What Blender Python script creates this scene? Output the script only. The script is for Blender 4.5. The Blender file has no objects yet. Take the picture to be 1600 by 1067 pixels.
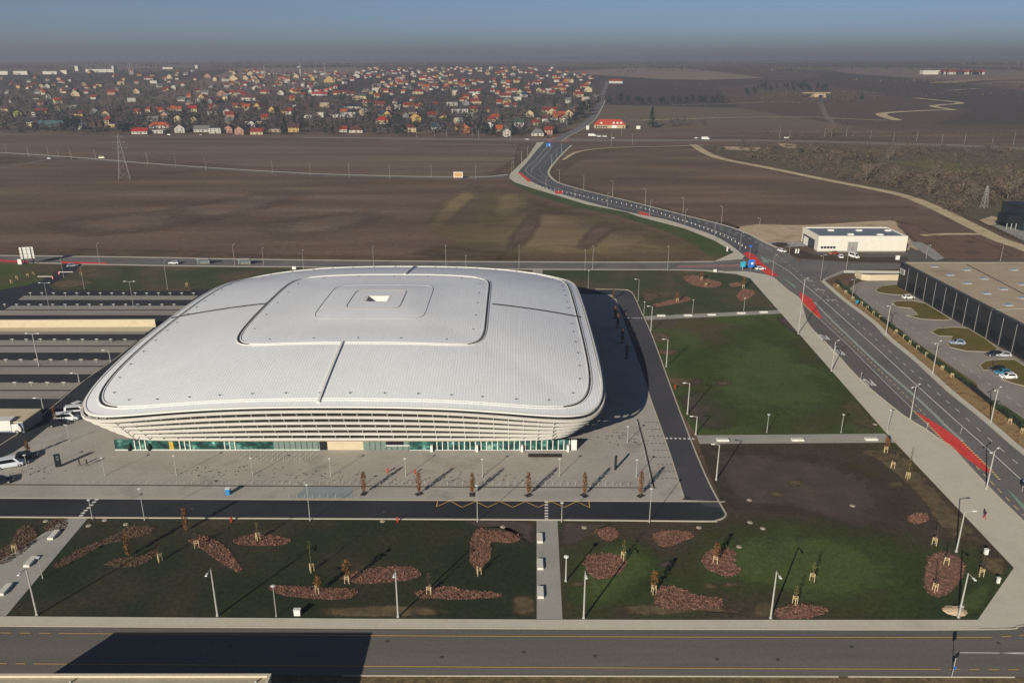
import bpy, math, random
from mathutils import Vector
from mathutils.geometry import tessellate_polygon
R = math.radians
rnd = random.Random(7)
scn = bpy.context.scene
col = scn.collection

# ------------------------------------------------------------------ camera, sky, sun
FPX, PITCH, CAMH = 1244.4, 19.4, 80.0
cam = bpy.data.cameras.new('camera')
cam.lens = 36.0 * FPX / 1600.0
cam.sensor_width = 36.0
cam.clip_start = 0.5
cam.clip_end = 60000
camo = bpy.data.objects.new('camera', cam)
camo.location = (0, 0, CAMH)
camo.rotation_euler = (R(90 - PITCH), 0, 0)
col.objects.link(camo)
scn.camera = camo
SUN_AZ, SUN_EL = 29.5, 21.3            # heading of the light, height of the sun
world = bpy.data.worlds.new('World')
scn.world = world
world.use_nodes = True
wn = world.node_tree
bg = wn.nodes['Background']
sky = wn.nodes.new('ShaderNodeTexSky')
sky.sky_type = 'NISHITA'
sky.sun_disc = False
sky.sun_elevation = R(SUN_EL)
sky.sun_rotation = R(SUN_AZ + 180)
sky.altitude = 200
sky.air_density = 0.5
sky.dust_density = 0.0
sky.ozone_density = 3.0
wn.links.new(sky.outputs[0], bg.inputs[0])
bg.inputs[1].default_value = 0.05
sun = bpy.data.lights.new('sun', 'SUN')
sun.energy = 5.0
sun.angle = R(0.4)
sun.color = (1.0, 0.92, 0.79)
suno = bpy.data.objects.new('sun', sun)
a, e = R(SUN_AZ), R(SUN_EL)
suno.rotation_euler = Vector((math.sin(a) * math.cos(e), math.cos(a) * math.cos(e), -math.sin(e))).to_track_quat('-Z', 'Y').to_euler()
suno.location = (-200, -300, 300)
col.objects.link(suno)
scn.view_settings.view_transform = 'Standard'
scn.view_settings.look = 'None'
scn.view_settings.gamma = 1
scn.view_settings.exposure = 0.42
scn.cycles.volume_bounces = 1

# ------------------------------------------------------------------ where things stand
cP, sP = math.cos(R(PITCH)), math.sin(R(PITCH))
PROF = [(-400, 0), (905, 0), (1000, 2), (1200, 8.5), (1500, 19), (1900, 33), (2300, 46), (2700, 55.5), (3200, 60), (4500, 63),
        (7000, 66.5), (12000, 71), (17000, 69)]
def hz(y):                                # height of the land
    for (a, b), (c, d) in zip(PROF, PROF[1:]):
        if y <= c: return b + (d - b) * (y - a) / (c - a)
    return PROF[-1][1]
def ray(px, py):
    u = (px - 800) / FPX; v = (533.5 - py) / FPX
    return (u, cP + v * sP, -sP + v * cP)
def G(px, py, z=0.0):                     # a surveyed point on the ground
    r = ray(px, py); t = (z - CAMH) / r[2]
    if r[2] < 0 and r[1] * t < 905: return Vector((r[0] * t, r[1] * t, z))
    lo, hi = 100.0, 16800.0
    y = lo
    while y < hi:
        t = y / r[1]
        if CAMH + r[2] * t <= hz(y) + z: break
        y *= 1.004
    return Vector((r[0] * y / r[1], y, hz(y) + z))
def depth(p): return p.y * cP - (p.z - CAMH) * sP
def ypix(p):
    zc = depth(p); yc = p.y * sP + (p.z - CAMH) * cP
    return 533.5 - FPX * yc / zc
def height_to(b, ty):
    lo, hi = 0.0, 80.0
    for _ in range(40):
        m = (lo + hi) / 2
        if ypix(b + Vector((0, 0, m))) > ty: lo = m
        else: hi = m
    return lo
def smooth(pts, n=6):                     # Catmull-Rom through the points
    o = []
    for i in range(len(pts) - 1):
        p0 = pts[max(i - 1, 0)]; p1 = pts[i]; p2 = pts[i + 1]; p3 = pts[min(i + 2, len(pts) - 1)]
        for k in range(n):
            t = k / n
            o.append(tuple(.5 * (2 * b + (c - a) * t + (2 * a - 5 * b + 4 * c - d) * t * t + (3 * b - a - 3 * c + d) * t ** 3) for a, b, c, d in zip(p0, p1, p2, p3)))
    o.append(tuple(pts[-1]))
    return o

# ------------------------------------------------------------------ materials
def rgb(h):
    f = lambda c: c / 12.92 if c <= .04045 else ((c + .055) / 1.055) ** 2.4
    return tuple(f(int(h[i:i + 2], 16) / 255) for i in (0, 2, 4))
MATS = {}
def mat(name, cols, scale=.05, fine=8, famt=.35, rough=.9, spec=.2, metal=0, bump=0, stretch=None, voro=None):
    """world-space noise between the given colours, and a fine grain over it"""
    if name in MATS: return MATS[name]
    m = bpy.data.materials.new(name); m.use_nodes = True
    n = m.node_tree; b = n.nodes['Principled BSDF']
    b.inputs['Roughness'].default_value = rough
    b.inputs['Specular IOR Level'].default_value = spec
    b.inputs['Metallic'].default_value = metal
    cols = [c if isinstance(c, tuple) else (i / max(1, len(cols) - 1), c) for i, c in enumerate(cols)]
    cols = [(p, rgb(c) if isinstance(c, str) else c) for p, c in cols]
    if len(cols) == 1: cols = [(0, cols[0][1]), (1, cols[0][1])]
    MATS[name] = m
    if len(cols) == 2 and cols[0][1] == cols[1][1] and not famt:
        b.inputs['Base Color'].default_value = (*cols[0][1], 1); return m
    geo = n.nodes.new('ShaderNodeNewGeometry')
    src = geo.outputs['Position']
    if stretch:
        mp = n.nodes.new('ShaderNodeMapping'); mp.inputs['Rotation'].default_value = (0, 0, R(stretch[0])); mp.inputs['Scale'].default_value = (stretch[1], stretch[2] if len(stretch) > 2 else 1, 1)
        n.links.new(src, mp.inputs['Vector']); src2 = mp.outputs[0]
    else: src2 = src
    nz = n.nodes.new('ShaderNodeTexNoise'); nz.inputs['Scale'].default_value = scale; nz.inputs['Detail'].default_value = 5; nz.inputs['Roughness'].default_value = .6
    n.links.new(src2, nz.inputs['Vector'])
    cr = n.nodes.new('ShaderNodeValToRGB')
    while len(cr.color_ramp.elements) < len(cols): cr.color_ramp.elements.new(.5)
    for el, (p, c) in zip(cr.color_ramp.elements, cols):
        el.position = .3 + .4 * p; el.color = (*c, 1)
    n.links.new(nz.outputs[0], cr.inputs[0])
    out = cr.outputs[0]
    if voro:
        vo = n.nodes.new('ShaderNodeTexVoronoi'); vo.inputs['Scale'].default_value = voro[0]
        mp = n.nodes.new('ShaderNodeMapping'); mp.inputs['Scale'].default_value = (1, .45, 0); mp.inputs['Rotation'].default_value = (0, 0, R(8))
        n.links.new(src, mp.inputs['Vector']); n.links.new(mp.outputs[0], vo.inputs['Vector'])
        sx = n.nodes.new('ShaderNodeSeparateColor'); n.links.new(vo.outputs['Color'], sx.inputs[0])
        c2 = n.nodes.new('ShaderNodeValToRGB'); c2.color_ramp.interpolation = 'CONSTANT'
        while len(c2.color_ramp.elements) < len(voro[1]): c2.color_ramp.elements.new(.5)
        for i, (el, c) in enumerate(zip(c2.color_ramp.elements, voro[1])):
            el.position = i / len(voro[1]); el.color = (*rgb(c), 1)
        n.links.new(sx.outputs[0], c2.inputs[0])
        mx = n.nodes.new('ShaderNodeMix'); mx.data_type = 'RGBA'; mx.inputs[0].default_value = .6
        if len(voro) > 2:                  # only far out: mask on world Y
            sy = n.nodes.new('ShaderNodeSeparateXYZ'); n.links.new(src, sy.inputs[0])
            mr = n.nodes.new('ShaderNodeMapRange'); mr.inputs[1].default_value = voro[2]; mr.inputs[2].default_value = voro[2] + 120; mr.inputs[4].default_value = .9
            n.links.new(sy.outputs[1], mr.inputs[0]); n.links.new(mr.outputs[0], mx.inputs[0])
        n.links.new(out, mx.inputs[6]); n.links.new(c2.outputs[0], mx.inputs[7]); out = mx.outputs[2]
    if famt:
        nf = n.nodes.new('ShaderNodeTexNoise'); nf.inputs['Scale'].default_value = fine; nf.inputs['Detail'].default_value = 3; nf.inputs['Roughness'].default_value = .7
        n.links.new(src, nf.inputs['Vector'])
        mr = n.nodes.new('ShaderNodeMapRange'); mr.inputs[1].default_value = .25; mr.inputs[2].default_value = .75; mr.inputs[3].default_value = 1 - famt; mr.inputs[4].default_value = 1 + famt
        n.links.new(nf.outputs[0], mr.inputs[0])
        mm = n.nodes.new('ShaderNodeMix'); mm.data_type = 'RGBA'; mm.blend_type = 'MULTIPLY'; mm.inputs[0].default_value = 1
        n.links.new(out, mm.inputs[6]); n.links.new(mr.outputs[0], mm.inputs[7]); out = mm.outputs[2]
        if bump:
            bp = n.nodes.new('ShaderNodeBump'); bp.inputs['Strength'].default_value = bump; bp.inputs['Distance'].default_value = .3
            n.links.new(nf.outputs[0], bp.inputs['Height']); n.links.new(bp.outputs[0], b.inputs['Normal'])
    n.links.new(out, b.inputs['Base Color'])
    return m
def soft(m, k=1.0):
    """a copy of a ground material whose sheet frays out towards its edge"""
    name = m.name + '_frayed'
    if name in MATS: return MATS[name]
    m2 = m.copy(); m2.name = name; MATS[name] = m2; n = m2.node_tree
    at = n.nodes.new('ShaderNodeAttribute'); at.attribute_name = 'edge'
    ge = n.nodes.new('ShaderNodeNewGeometry'); nz = n.nodes.new('ShaderNodeTexNoise'); nz.inputs['Scale'].default_value = .25 * k; nz.inputs['Detail'].default_value = 6; nz.inputs['Roughness'].default_value = .7
    n.links.new(ge.outputs['Position'], nz.inputs['Vector'])
    ad = n.nodes.new('ShaderNodeMath'); ad.operation = 'ADD'; n.links.new(at.outputs['Fac'], ad.inputs[0]); n.links.new(nz.outputs[0], ad.inputs[1])
    mr = n.nodes.new('ShaderNodeMapRange'); mr.inputs[1].default_value = .7; mr.inputs[2].default_value = 1.25; n.links.new(ad.outputs[0], mr.inputs[0])
    n.links.new(mr.outputs[0], n.nodes['Principled BSDF'].inputs['Alpha'])
    return m2
def plain(name, c, rough=.6, spec=.3, metal=0, famt=.12, fine=3): return mat(name, [c], fine=fine, famt=famt, rough=rough, spec=spec, metal=metal)

m_land = mat('ploughed_soil', ['564637', '685545', '7d6a56'], .03, .35, .28, bump=.3, stretch=(-25, .16), voro=(.0028, ['7d695c', '57463f', '423932', '6b5e4c', '654d45', '8a7768', '4c4339', '463a36'], 950))
m_field2 = mat('upper_field_soil', ['5f4f43', '6f5d4e', '80705d'], .035, .4, .24, stretch=(5, .1))
m_field3 = mat('right_field_soil', ['574738', '695645', '7d6952'], .03, .4, .25, stretch=(-35, .25))
m_hay = mat('dry_meadow', ['5c5040', '75644a', '8a7855', '62553f'], .022, .8, .3, stretch=(35, .3))
m_dry = mat('dry_grass_margin', ['433a2f', '564737', '66543e', '463b31'], .06, 1.2, .4)
m_scrub = mat('scrub_ground', ['51473a', '635744', '585239', '6d5f4c'], .02, .5, .4)
m_lawnA = mat('front_lawn', [(0, '232c19'), (.4, '2b321e'), (.65, '373526'), (1, '4d4433')], .05, 1.3, .5)
m_lawnB = mat('right_front_lawn', [(0, '303a20'), (.3, '3c4425'), (.5, '443c2e'), (.8, '4b4036'), (1, '685a40')], .035, 1.3, .48)
m_lawnC = mat('middle_lawn', [(0, '3b4d25'), (.4, '4b562b'), (.6, '524b33'), (.85, '51473a'), (1, '75663f')], .035, 1.2, .42)
m_lawnD = mat('back_lawn', [(0, '354128'), (.5, '454a30'), (.75, '574c38'), (1, '6b5d42')], .04, 1.2, .42)
m_verge = mat('green_verge', ['3d4a26', '48532d', '555433'], .06, 1.5, .25)
m_island = mat('island_grass', ['4a4a23', '5f5a2c', '6b5c35', '54502a'], .08, 2, .3)
m_bark = mat('bark_strip', ['75603f', '9a8159', '8a6f4c', '5f4a36'], .5, 2.5, .4)
m_sand = mat('sandy_ground', ['b09a7d', 'bda88a', '9d886d'], .08, .8, .25)
m_dirt = mat('dirt_track', ['ab9a7a', 'c3b28f', '9e8c6e'], .1, 1, .2)
m_asph = mat('asphalt', ['4a494a', '525152', '5a5857'], .07, 3, .18, rough=.85, stretch=(0, .15))
m_asphave = mat('avenue_asphalt', ['65615f', '6f6b68', '787370'], .08, 3, .15, rough=.85)
m_asphdark = mat('dark_asphalt', ['2a2c31', '303237', '393a3e'], .06, 3, .2, rough=.8)
m_asphlot = mat('lot_asphalt', ['837c76', '8f8780', '979087'], .06, 2, .12)
m_pave = mat('plaza_paving', ['99948b', 'a49e95', 'aaa49a', '928d85'], .09, 2.6, .13)
m_walk = mat('concrete_walk', ['b8b1a0', 'c4bdab', 'bcb5a3'], .12, 2.5, .08)
m_path = mat('block_path', ['949289', '9e9b92', 'a3a097'], .15, 3, .12)
m_bay = mat('parking_bay_paving', ['868079', '958e86', '9c958a'], .08, 2, .18, stretch=(0, .2))
m_kerb = plain('kerb_stone', 'b3ab9a', .8)
m_white = plain('white_marking', 'd9d6ce', .7)
m_yellow = plain('yellow_marking', 'c9a25b', .7)
m_red = mat('red_coating', ['c63c35', 'd84a42', 'b8352f'], .3, 2, .15)
m_green = plain('green_coating', '7e9d86', .8)
m_greystrip = plain('median_coating', '9aa096', .8)
m_bluegrey = mat('bluish_paving', ['878e92', '8f9598'], .2, 2, .12)
m_seam = plain('soil_seam', '3a2f28', .9)
m_steel = plain('galvanised_steel', 'a5a49d', .5, .4, .0)
m_thin = plain('pale_pole_paint', '8f8c85', .5)
m_dark = plain('dark_metal', '1b1e22', .5)
m_head = plain('lamp_housing', 'd8d8d2', .5)
m_conc = mat('pale_concrete', ['b7a98c', 'c4b79b', 'bdb094'], .3, 2, .08)
m_wood = plain('stake_wood', 'cdb88e', .8)
m_trunk = plain('bark', '54463a', .9)
m_twig = plain('bare_twigs', '55493d', .95, famt=.3)
m_rust = mat('russet_leaves', ['65472c', '785432', '543a24'], 2, 6, .3)
m_olive = plain('olive_twigs', '6b6238', .9, famt=.3)
m_brush = mat('brown_brush', ['584c40', '685a49', '4a4136', '6b5e4c'], .04, .8, .4)
m_con = mat('conifer_needles', ['1e2a20', '27332a', '1a241c'], .5, 2, .4)
m_bare = mat('winter_crowns', ['46413e', '5a5350', '353335'], .05, .4, .45)
m_hedge = mat('hedge_leaves', ['26321f', '34402a', '1d2719'], .8, 4, .4)
m_bed = mat('red_twig_bed', ['7b574a', '8f6b59', '64483d', '8a725c'], 1.2, 5, .35)
m_bedbrown = mat('brown_twig_bed', ['5c4b3d', '6d5947', '503f33'], 1.2, 5, .35)
m_tyre = plain('tyre_rubber', '17181a', .9)
m_glass = plain('car_glass', '15191f', .15, .6, famt=0)

# ------------------------------------------------------------------ mesh helpers
class MB:
    def __init__(s): s.v = []; s.f = []; s.mi = []; s.k = 0
    def add(s, vs, fs):
        o = len(s.v); s.v += [tuple(v) for v in vs]; s.f += [tuple(i + o for i in f) for f in fs]; s.mi += [s.k] * len(fs)
    def box(s, c, d, rz=0, top=(1, 1)):
        hx, hy, h = d[0] / 2, d[1] / 2, d[2]; ca, sa = math.cos(rz), math.sin(rz); vs = []
        for z, k in ((0, (1, 1)), (h, top)):
            for x, y in ((-1, -1), (1, -1), (1, 1), (-1, 1)):
                x, y = x * hx * k[0], y * hy * k[1]
                vs.append((c[0] + x * ca - y * sa, c[1] + x * sa + y * ca, c[2] + z))
        s.add(vs, [(3, 2, 1, 0), (4, 5, 6, 7), (0, 1, 5, 4), (1, 2, 6, 5), (2, 3, 7, 6), (3, 0, 4, 7)])
    def tube(s, a, b, r0, r1=None, n=6):
        a, b = Vector(a), Vector(b); r1 = r0 if r1 is None else r1
        d = (b - a).normalized(); u = d.orthogonal().normalized(); w = d.cross(u)
        vs = []
        for p, r in ((a, r0), (b, r1)):
            for k in range(n):
                t = 2 * math.pi * k / n; vs.append(p + u * (r * math.cos(t)) + w * (r * math.sin(t)))
        s.add(vs, [(k, (k + 1) % n, n + (k + 1) % n, n + k) for k in range(n)] + [tuple(range(n))[::-1], tuple(range(n, 2 * n))])
    def lathe(s, c, prof, n=12):
        vs = [(c[0] + r * math.cos(2 * math.pi * k / n), c[1] + r * math.sin(2 * math.pi * k / n), c[2] + z) for r, z in prof for k in range(n)]
        m = len(prof)
        fs = [(i * n + k, i * n + (k + 1) % n, (i + 1) * n + (k + 1) % n, (i + 1) * n + k) for i in range(m - 1) for k in range(n)]
        s.add(vs, fs + [tuple(range(n))[::-1], tuple(range((m - 1) * n, m * n))])
    def poly(s, pts, z=0):                 # flat polygon
        pts = [Vector((p[0], p[1], z)) for p in pts]
        area = sum(a.x * b.y - b.x * a.y for a, b in zip(pts, pts[1:] + pts[:1]))
        if area < 0: pts = pts[::-1]
        tri = tessellate_polygon([pts])
        fs = []
        for t in tri:
            a, b, c = (pts[i] for i in t)
            fs.append(tuple(t) if (b - a).cross(c - a).z > 0 else tuple(t)[::-1])
        s.add(pts, fs)
    def prism(s, pts, z0, z1):             # extruded outline
        n = len(pts)
        area = sum(a[0] * b[1] - b[0] * a[1] for a, b in zip(pts, pts[1:] + pts[:1]))
        if area < 0: pts = pts[::-1]
        s.poly(pts, z1)
        vs = [(p[0], p[1], z0) for p in pts] + [(p[0], p[1], z1) for p in pts]
        s.add(vs, [(i, (i + 1) % n, n + (i + 1) % n, n + i) for i in range(n)])
    def strip(s, pts, w, z=0.0, off=0.0):   # ribbon along world points, z above each point
        n = len(pts); L = []
        for i, p in enumerate(pts):
            d = Vector(pts[min(i + 1, n - 1)]) - Vector(pts[max(i - 1, 0)]); d.z = 0
            d.normalize(); nx = Vector((-d.y, d.x, 0))
            q = Vector(p) + nx * off
            L.append((q + nx * w / 2 + Vector((0, 0, z)), q - nx * w / 2 + Vector((0, 0, z))))
        s.add([v for l in L for v in l], [(2 * i, 2 * i + 1, 2 * i + 3, 2 * i + 2) for i in range(n - 1)])
    def ridge(s, pts, w, z0, z1):          # kerb: ribbon with height
        n = len(pts); L = []
        for i, p in enumerate(pts):
            d = Vector(pts[min(i + 1, n - 1)]) - Vector(pts[max(i - 1, 0)]); d.z = 0
            d.normalize(); nx = Vector((-d.y, d.x, 0)) * w / 2; p = Vector(p)
            L += [p + nx + Vector((0, 0, z0)), p + nx + Vector((0, 0, z1)), p - nx + Vector((0, 0, z1)), p - nx + Vector((0, 0, z0))]
        fs = []
        for i in range(n - 1):
            for k in range(3): fs.append((4 * i + k, 4 * i + k + 1, 4 * i + 5 + k, 4 * i + 4 + k)[::-1])
        fs += [(0, 1, 2, 3), (4 * n - 1, 4 * n - 2, 4 * n - 3, 4 * n - 4)]
        s.add(L, fs)
    def dash(s, pts, w, on, off, z):
        pts = [Vector(p) for p in pts]; run = 0; seg = []; draw = True
        for a, b in zip(pts, pts[1:]):
            L = (b - a).length; t = 0
            while t < L:
                step = min((on if draw else off) - run, L - t)
                p, q = a.lerp(b, t / L), a.lerp(b, (t + step) / L)
                if draw: s.strip([p, q], w, z)
                t += step; run += step
                if run >= (on if draw else off) - 1e-6: run = 0; draw = not draw
    def mesh(s, name, mats, flat=True):
        me = bpy.data.meshes.new(name); me.from_pydata(s.v, [], s.f)
        for m in (mats if isinstance(mats, (list, tuple)) else [mats]): me.materials.append(m)
        if any(s.mi): me.polygons.foreach_set('material_index', s.mi)
        if not flat: me.polygons.foreach_set('use_smooth', [True] * len(me.polygons))
        me.update(); return me
    def build(s, name, mats, parent=None, flat=True): return link(name, s.mesh(name, mats, flat), parent)
def link(name, data, parent=None, loc=None, rz=0):
    o = bpy.data.objects.new(name, data); col.objects.link(o)
    if parent is not None: o.parent = parent
    if loc is not None: o.location = loc
    if rz: o.rotation_euler = (0, 0, rz)
    return o
def tag(o, label, cat, group=None):
    o['label'] = label; o['category'] = cat
    if group: o['group'] = group
    return o
def thing(name, label, cat, loc, rz=0, group=None): return tag(link(name, None, None, loc, rz), label, cat, group)
def struct(o): o['kind'] = 'structure'; return o
ONES = 'zeroth first second third fourth fifth sixth seventh eighth ninth tenth eleventh twelfth thirteenth fourteenth fifteenth sixteenth seventeenth eighteenth nineteenth twentieth'.split()
def nth(i):
    if i <= 20: return ONES[i]
    return '%d%s' % (i, 'th' if 10 < i % 100 < 14 else {1: 'st', 2: 'nd', 3: 'rd'}.get(i % 10, 'th'))
def sheet(name, px, m, z, curve=False, closed=True):
    b = MB(); p = smooth(px) if curve else px
    b.poly([G(*q) for q in p], z); return struct(b.build(name, m))
def soft_sheet(name, px, m, z, margin, k=1.0):
    P = [G(*q) for q in px]; n = len(P)
    if sum(a.x * b.y - b.x * a.y for a, b in zip(P, P[1:] + P[:1])) < 0: P = P[::-1]
    I = []
    for i in range(n):
        d = (P[(i + 1) % n] - P[i - 1]); d.z = 0; d.normalize(); I.append(P[i] + Vector((-d.y, d.x, 0)) * margin)
    b = MB(); b.poly([(p.x, p.y) for p in I], z); m0 = len(b.v)
    b.add([(p.x, p.y, z) for p in P] + [(p.x, p.y, z) for p in I], [(i, (i + 1) % n, n + (i + 1) % n, n + i) for i in range(n)])
    o = struct(b.build(name, soft(m, k))); at = o.data.attributes.new('edge', 'FLOAT', 'POINT')
    at.data.foreach_set('value', [1.0] * m0 + [0.0] * n + [1.0] * n); return o
def W(px, n=0):                            # pixel polyline -> ground polyline
    return [G(*q) for q in (smooth(px, n) if n else px)]

# ------------------------------------------------------------------ the land
b = MB()
xs = [-14000, -9000, -6000, -4000, -2500, -1500, -900, -500, -250, 0, 250, 500, 900, 1500, 2500, 4000, 6000, 9000, 14000]
ys = [p[0] for p in PROF]
ys[0] = -300
vs = [(x, y, hz(y)) for y in ys for x in xs]; nx = len(xs)
b.add(vs, [(j * nx + i, j * nx + i + 1, (j + 1) * nx + i + 1, (j + 1) * nx + i) for j in range(len(ys) - 1) for i in range(nx - 1)])
struct(b.build('ground', m_land))
def ridge_hill(name, y0, d, prof, m):
    b = MB(); P = smooth(prof, 10); N = len(P); rows = []
    for k, f in ((0, 0), (.35, .55), (.7, .92), (1, 1), (1.5, .6), (2.2, 0)):
        rows += [(x, y0 + d * k + 60 * math.sin(x * .0013 + k), hz(y0) - 3 + f * h * (1 + .06 * math.sin(x * .004 + 2 * k))) for x, h in P]
    b.add(rows, [(j * N + i, j * N + i + 1, (j + 1) * N + i + 1, (j + 1) * N + i) for j in range(5) for i in range(N - 1)])
    return struct(b.build(name, m, flat=False))
m_hill = mat('hill_fields', ['4a443c', '524a40', '47463a'], .002, .02, .2, voro=(.0012, ['4c443c', '55493e', '434437', '50483a']))
ridge_hill('hills', 11000, 1500, [(-12000, 20), (-8000, 30), (-5000, 22), (-2500, 35), (0, 60), (1500, 80), (3000, 105), (4500, 118), (6000, 128), (8000, 135), (12000, 120)], m_hill)
ridge_hill('hills', 6000, 900, [(-300, 3), (400, 8), (1200, 14), (2000, 20), (2900, 26), (4000, 34), (6000, 30)], m_hill)
ridge_hill('hills', 3600, 500, [(450, 0), (700, 5), (1000, 9), (1500, 12), (2200, 17), (3200, 16), (4200, 8)], m_hill)

# fields, margins
Z1, Z2, Z3, Z4, Z5, Z6 = .02, .04, .06, .08, .10, .115
soft_sheet('field', [(-200, 216), (300, 219), (600, 223), (760, 224), (815, 226), (808, 248), (780, 267), (740, 272), (600, 271), (400, 262), (200, 248), (100, 241), (-200, 234)], m_field2, Z1, 5, .3)
sheet('field', [(866, 270), (884, 252), (930, 237), (1000, 232), (1085, 231), (1110, 242), (1200, 268), (1290, 288), (1400, 312), (1470, 340), (1500, 358), (1440, 372), (1400, 345), (1260, 347), (1145, 351), (1070, 333), (1000, 316), (930, 298), (880, 284)], m_field3, Z1)
m_haypatch = m_hay
soft_sheet('dry_margin', [(-100, 384), (120, 388), (260, 391), (420, 398), (620, 401), (820, 404), (1000, 403), (1090, 402), (1095, 408.5), (800, 408.5), (400, 404.5), (-100, 397.5)], m_dry, .012, 1.2, .4)
sheet('dry_margin', smooth([(855, 268), (862, 262), (900, 240), (935, 233), (990, 229), (1080, 228), (1084, 231), (1000, 233), (935, 240), (900, 256), (880, 270), (890, 284), (990, 312), (1080, 335), (1150, 352), (1145, 357), (1070, 338), (930, 303), (875, 288)], 3), m_dry, Z2)
sheet('dry_margin', [(760, 275), (800, 250), (822, 232), (836, 224), (838, 226), (822, 246), (800, 268), (795, 273)], m_dry, Z2)
sheet('dry_margin', [(-100, 240), (0, 243), (75, 248), (55, 253), (0, 258), (-100, 262)], m_dry, Z1)
soft_sheet('dry_margin', [(1390, 345), (1440, 352), (1470, 372), (1500, 362), (1560, 385), (1590, 400), (1560, 408), (1460, 408), (1430, 385), (1418, 372)], mat('soil_heap_ground', ['51443a', '705a48', '5f4c3f'], .08, 1, .35), Z1 + .01, 4, .6)
soft_sheet('scrub', [(1095, 227), (1300, 231), (1800, 240), (1800, 480), (1600, 384), (1520, 345), (1450, 315), (1400, 300), (1290, 279), (1200, 260), (1120, 243)], m_scrub, Z1, 5, .3)
soft_sheet('meadow', [(1380, 252), (1460, 250), (1560, 262), (1640, 266), (1640, 285), (1560, 278), (1450, 266)], mat('green_clearing', ['5b5a38', '6a653f', '57533c'], .05, .8, .3), Z2, 6, .3)
soft_sheet('sandy_yard', smooth([(1142, 357), (1180, 350), (1260, 351), (1390, 344), (1408, 355), (1425, 372), (1445, 392)], 3) + [(1405, 392), (1255, 382), (1195, 381), (1168, 367)], m_sand, Z2, 3, 1)
sheet('green_verge', [(796, 285), (806, 286), (830, 294), (867, 305), (917, 320), (980, 332), (1000, 339), (1070, 358), (1117, 377), (1147, 394), (1118, 408), (1112, 403), (1095, 390), (1060, 370), (1010, 351), (960, 336), (900, 325), (830, 303)], m_verge, Z2)

# lawns
sheet('lawn', [(-200, 807), (106, 808.5), (0, 916), (-50, 963), (-200, 963)], m_lawnA, Z1)
sheet('lawn', [(139, 809), (838, 813), (838, 968), (340, 966), (9, 963.5)], m_lawnA, Z1)
sheet('lawn', [(872, 813), (1100, 815.5), (1126, 813), (1135, 806), (1092, 694), (1397, 692), (1584, 887), (1527, 969), (879, 969)], m_lawnB, Z1)
sheet('lawn', [(1088, 680), (1062, 640), (1022, 530), (1007, 501), (1222, 489.5), (1386, 678)], m_lawnC, Z1)
sheet('lawn', [(850, 422), (1120, 424), (1172, 435), (1216, 485), (1003, 494), (990, 462), (984, 456), (975, 453), (880, 452), (700, 450)], m_lawnD, Z1)
sheet('lawn', [(119, 425), (128, 416), (480, 419), (700, 421), (700, 452), (83, 453), (76, 447)], m_lawnD, Z1)
sheet('lawn', [(-100, 412), (98, 413), (95, 420), (62, 440), (38, 447), (0, 453), (-100, 462)], m_lawnC, Z1)
m_bald = mat('bare_patch', [(0, '4a4132'), (.4, '5c4f3a'), (.8, '6d5f46'), (1, '4a4132')], .5, 2.5, .3)
m_soil = mat('bare_soil', [(0, '4b413a'), (.6, '534840'), (1, '5c5046')], .2, 1.5, .2)
def blob(name, px, m, z, jit=.12, rr=(1.25, .55), kk=2.0):         # ragged patch
    P = [G(*p) for p in smooth(list(px) + [px[0]], 5)[:-1]]; c = sum(P, Vector()) / len(P); n = len(P)
    vs = [(c.x + (p.x - c.x) * k, c.y + (p.y - c.y) * k, z) for k in rr for p in P] + [(c.x, c.y, z)]
    bb = MB(); bb.add(vs, [(i, (i + 1) % n, n + (i + 1) % n, n + i) for i in range(n)] + [(n + i, n + (i + 1) % n, 2 * n) for i in range(n)])
    o = struct(bb.build(name, soft(m, kk))); at = o.data.attributes.new('edge', 'FLOAT', 'POINT'); at.data.foreach_set('value', [0.0] * n + [1.0] * (n + 1)); return o
zb_ = Z1 + .002
for px, m in [([(1100, 700), (1180, 705), (1300, 720), (1400, 770), (1370, 830), (1250, 800), (1150, 790), (1110, 750)], m_soil),
              ([(1345, 700), (1395, 697), (1450, 750), (1500, 805), (1540, 850), (1500, 850), (1468, 820), (1440, 780), (1400, 740)], m_bald),
              ([(1308, 632), (1330, 620), (1350, 640), (1370, 668), (1340, 665)], m_bald),
              ([(800, 935), (830, 930), (835, 955), (805, 960)], m_bald), ([(1180, 945), (1200, 938), (1210, 958), (1180, 962)], m_bald),
              ([(1010, 520), (1040, 520), (1048, 530), (1025, 535)], m_bald), ([(1030, 545), (1060, 548), (1050, 555), (1030, 553)], m_bald),
              ([(1040, 590), (1085, 590), (1095, 605), (1050, 602)], m_bald), ([(1540, 515 + 355), (1570, 875), (1565, 900), (1540, 890)], m_bald),
              ([(880, 820), (920, 815), (960, 826), (930, 835), (890, 832)], m_bald), ([(1000, 455), (1030, 460), (1025, 468), (1005, 470)], m_bald),
              ([(80, 440), (120, 436), (150, 442), (110, 450), (85, 449)], m_bald), ([(1060, 620), (1100, 610), (1160, 640), (1130, 670), (1085, 660)], m_soil),
              ([(1290, 500), (1215, 495), (1240, 520), (1280, 540)], m_soil),
              ([(720, 812), (830, 815), (830, 850), (800, 825), (740, 822)], m_soil),
              ([(875, 815), (960, 818), (935, 825), (900, 850), (876, 850)], m_soil), ([(1180, 960), (1100, 955), (1010, 962), (960, 950), (1000, 945), (1120, 948)], m_bald),
              ([(500, 950), (620, 945), (700, 955), (640, 963), (520, 962)], m_bald)]:
    zb_ += .0009
    blob('bare_patch', px, m, zb_, .16)

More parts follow.
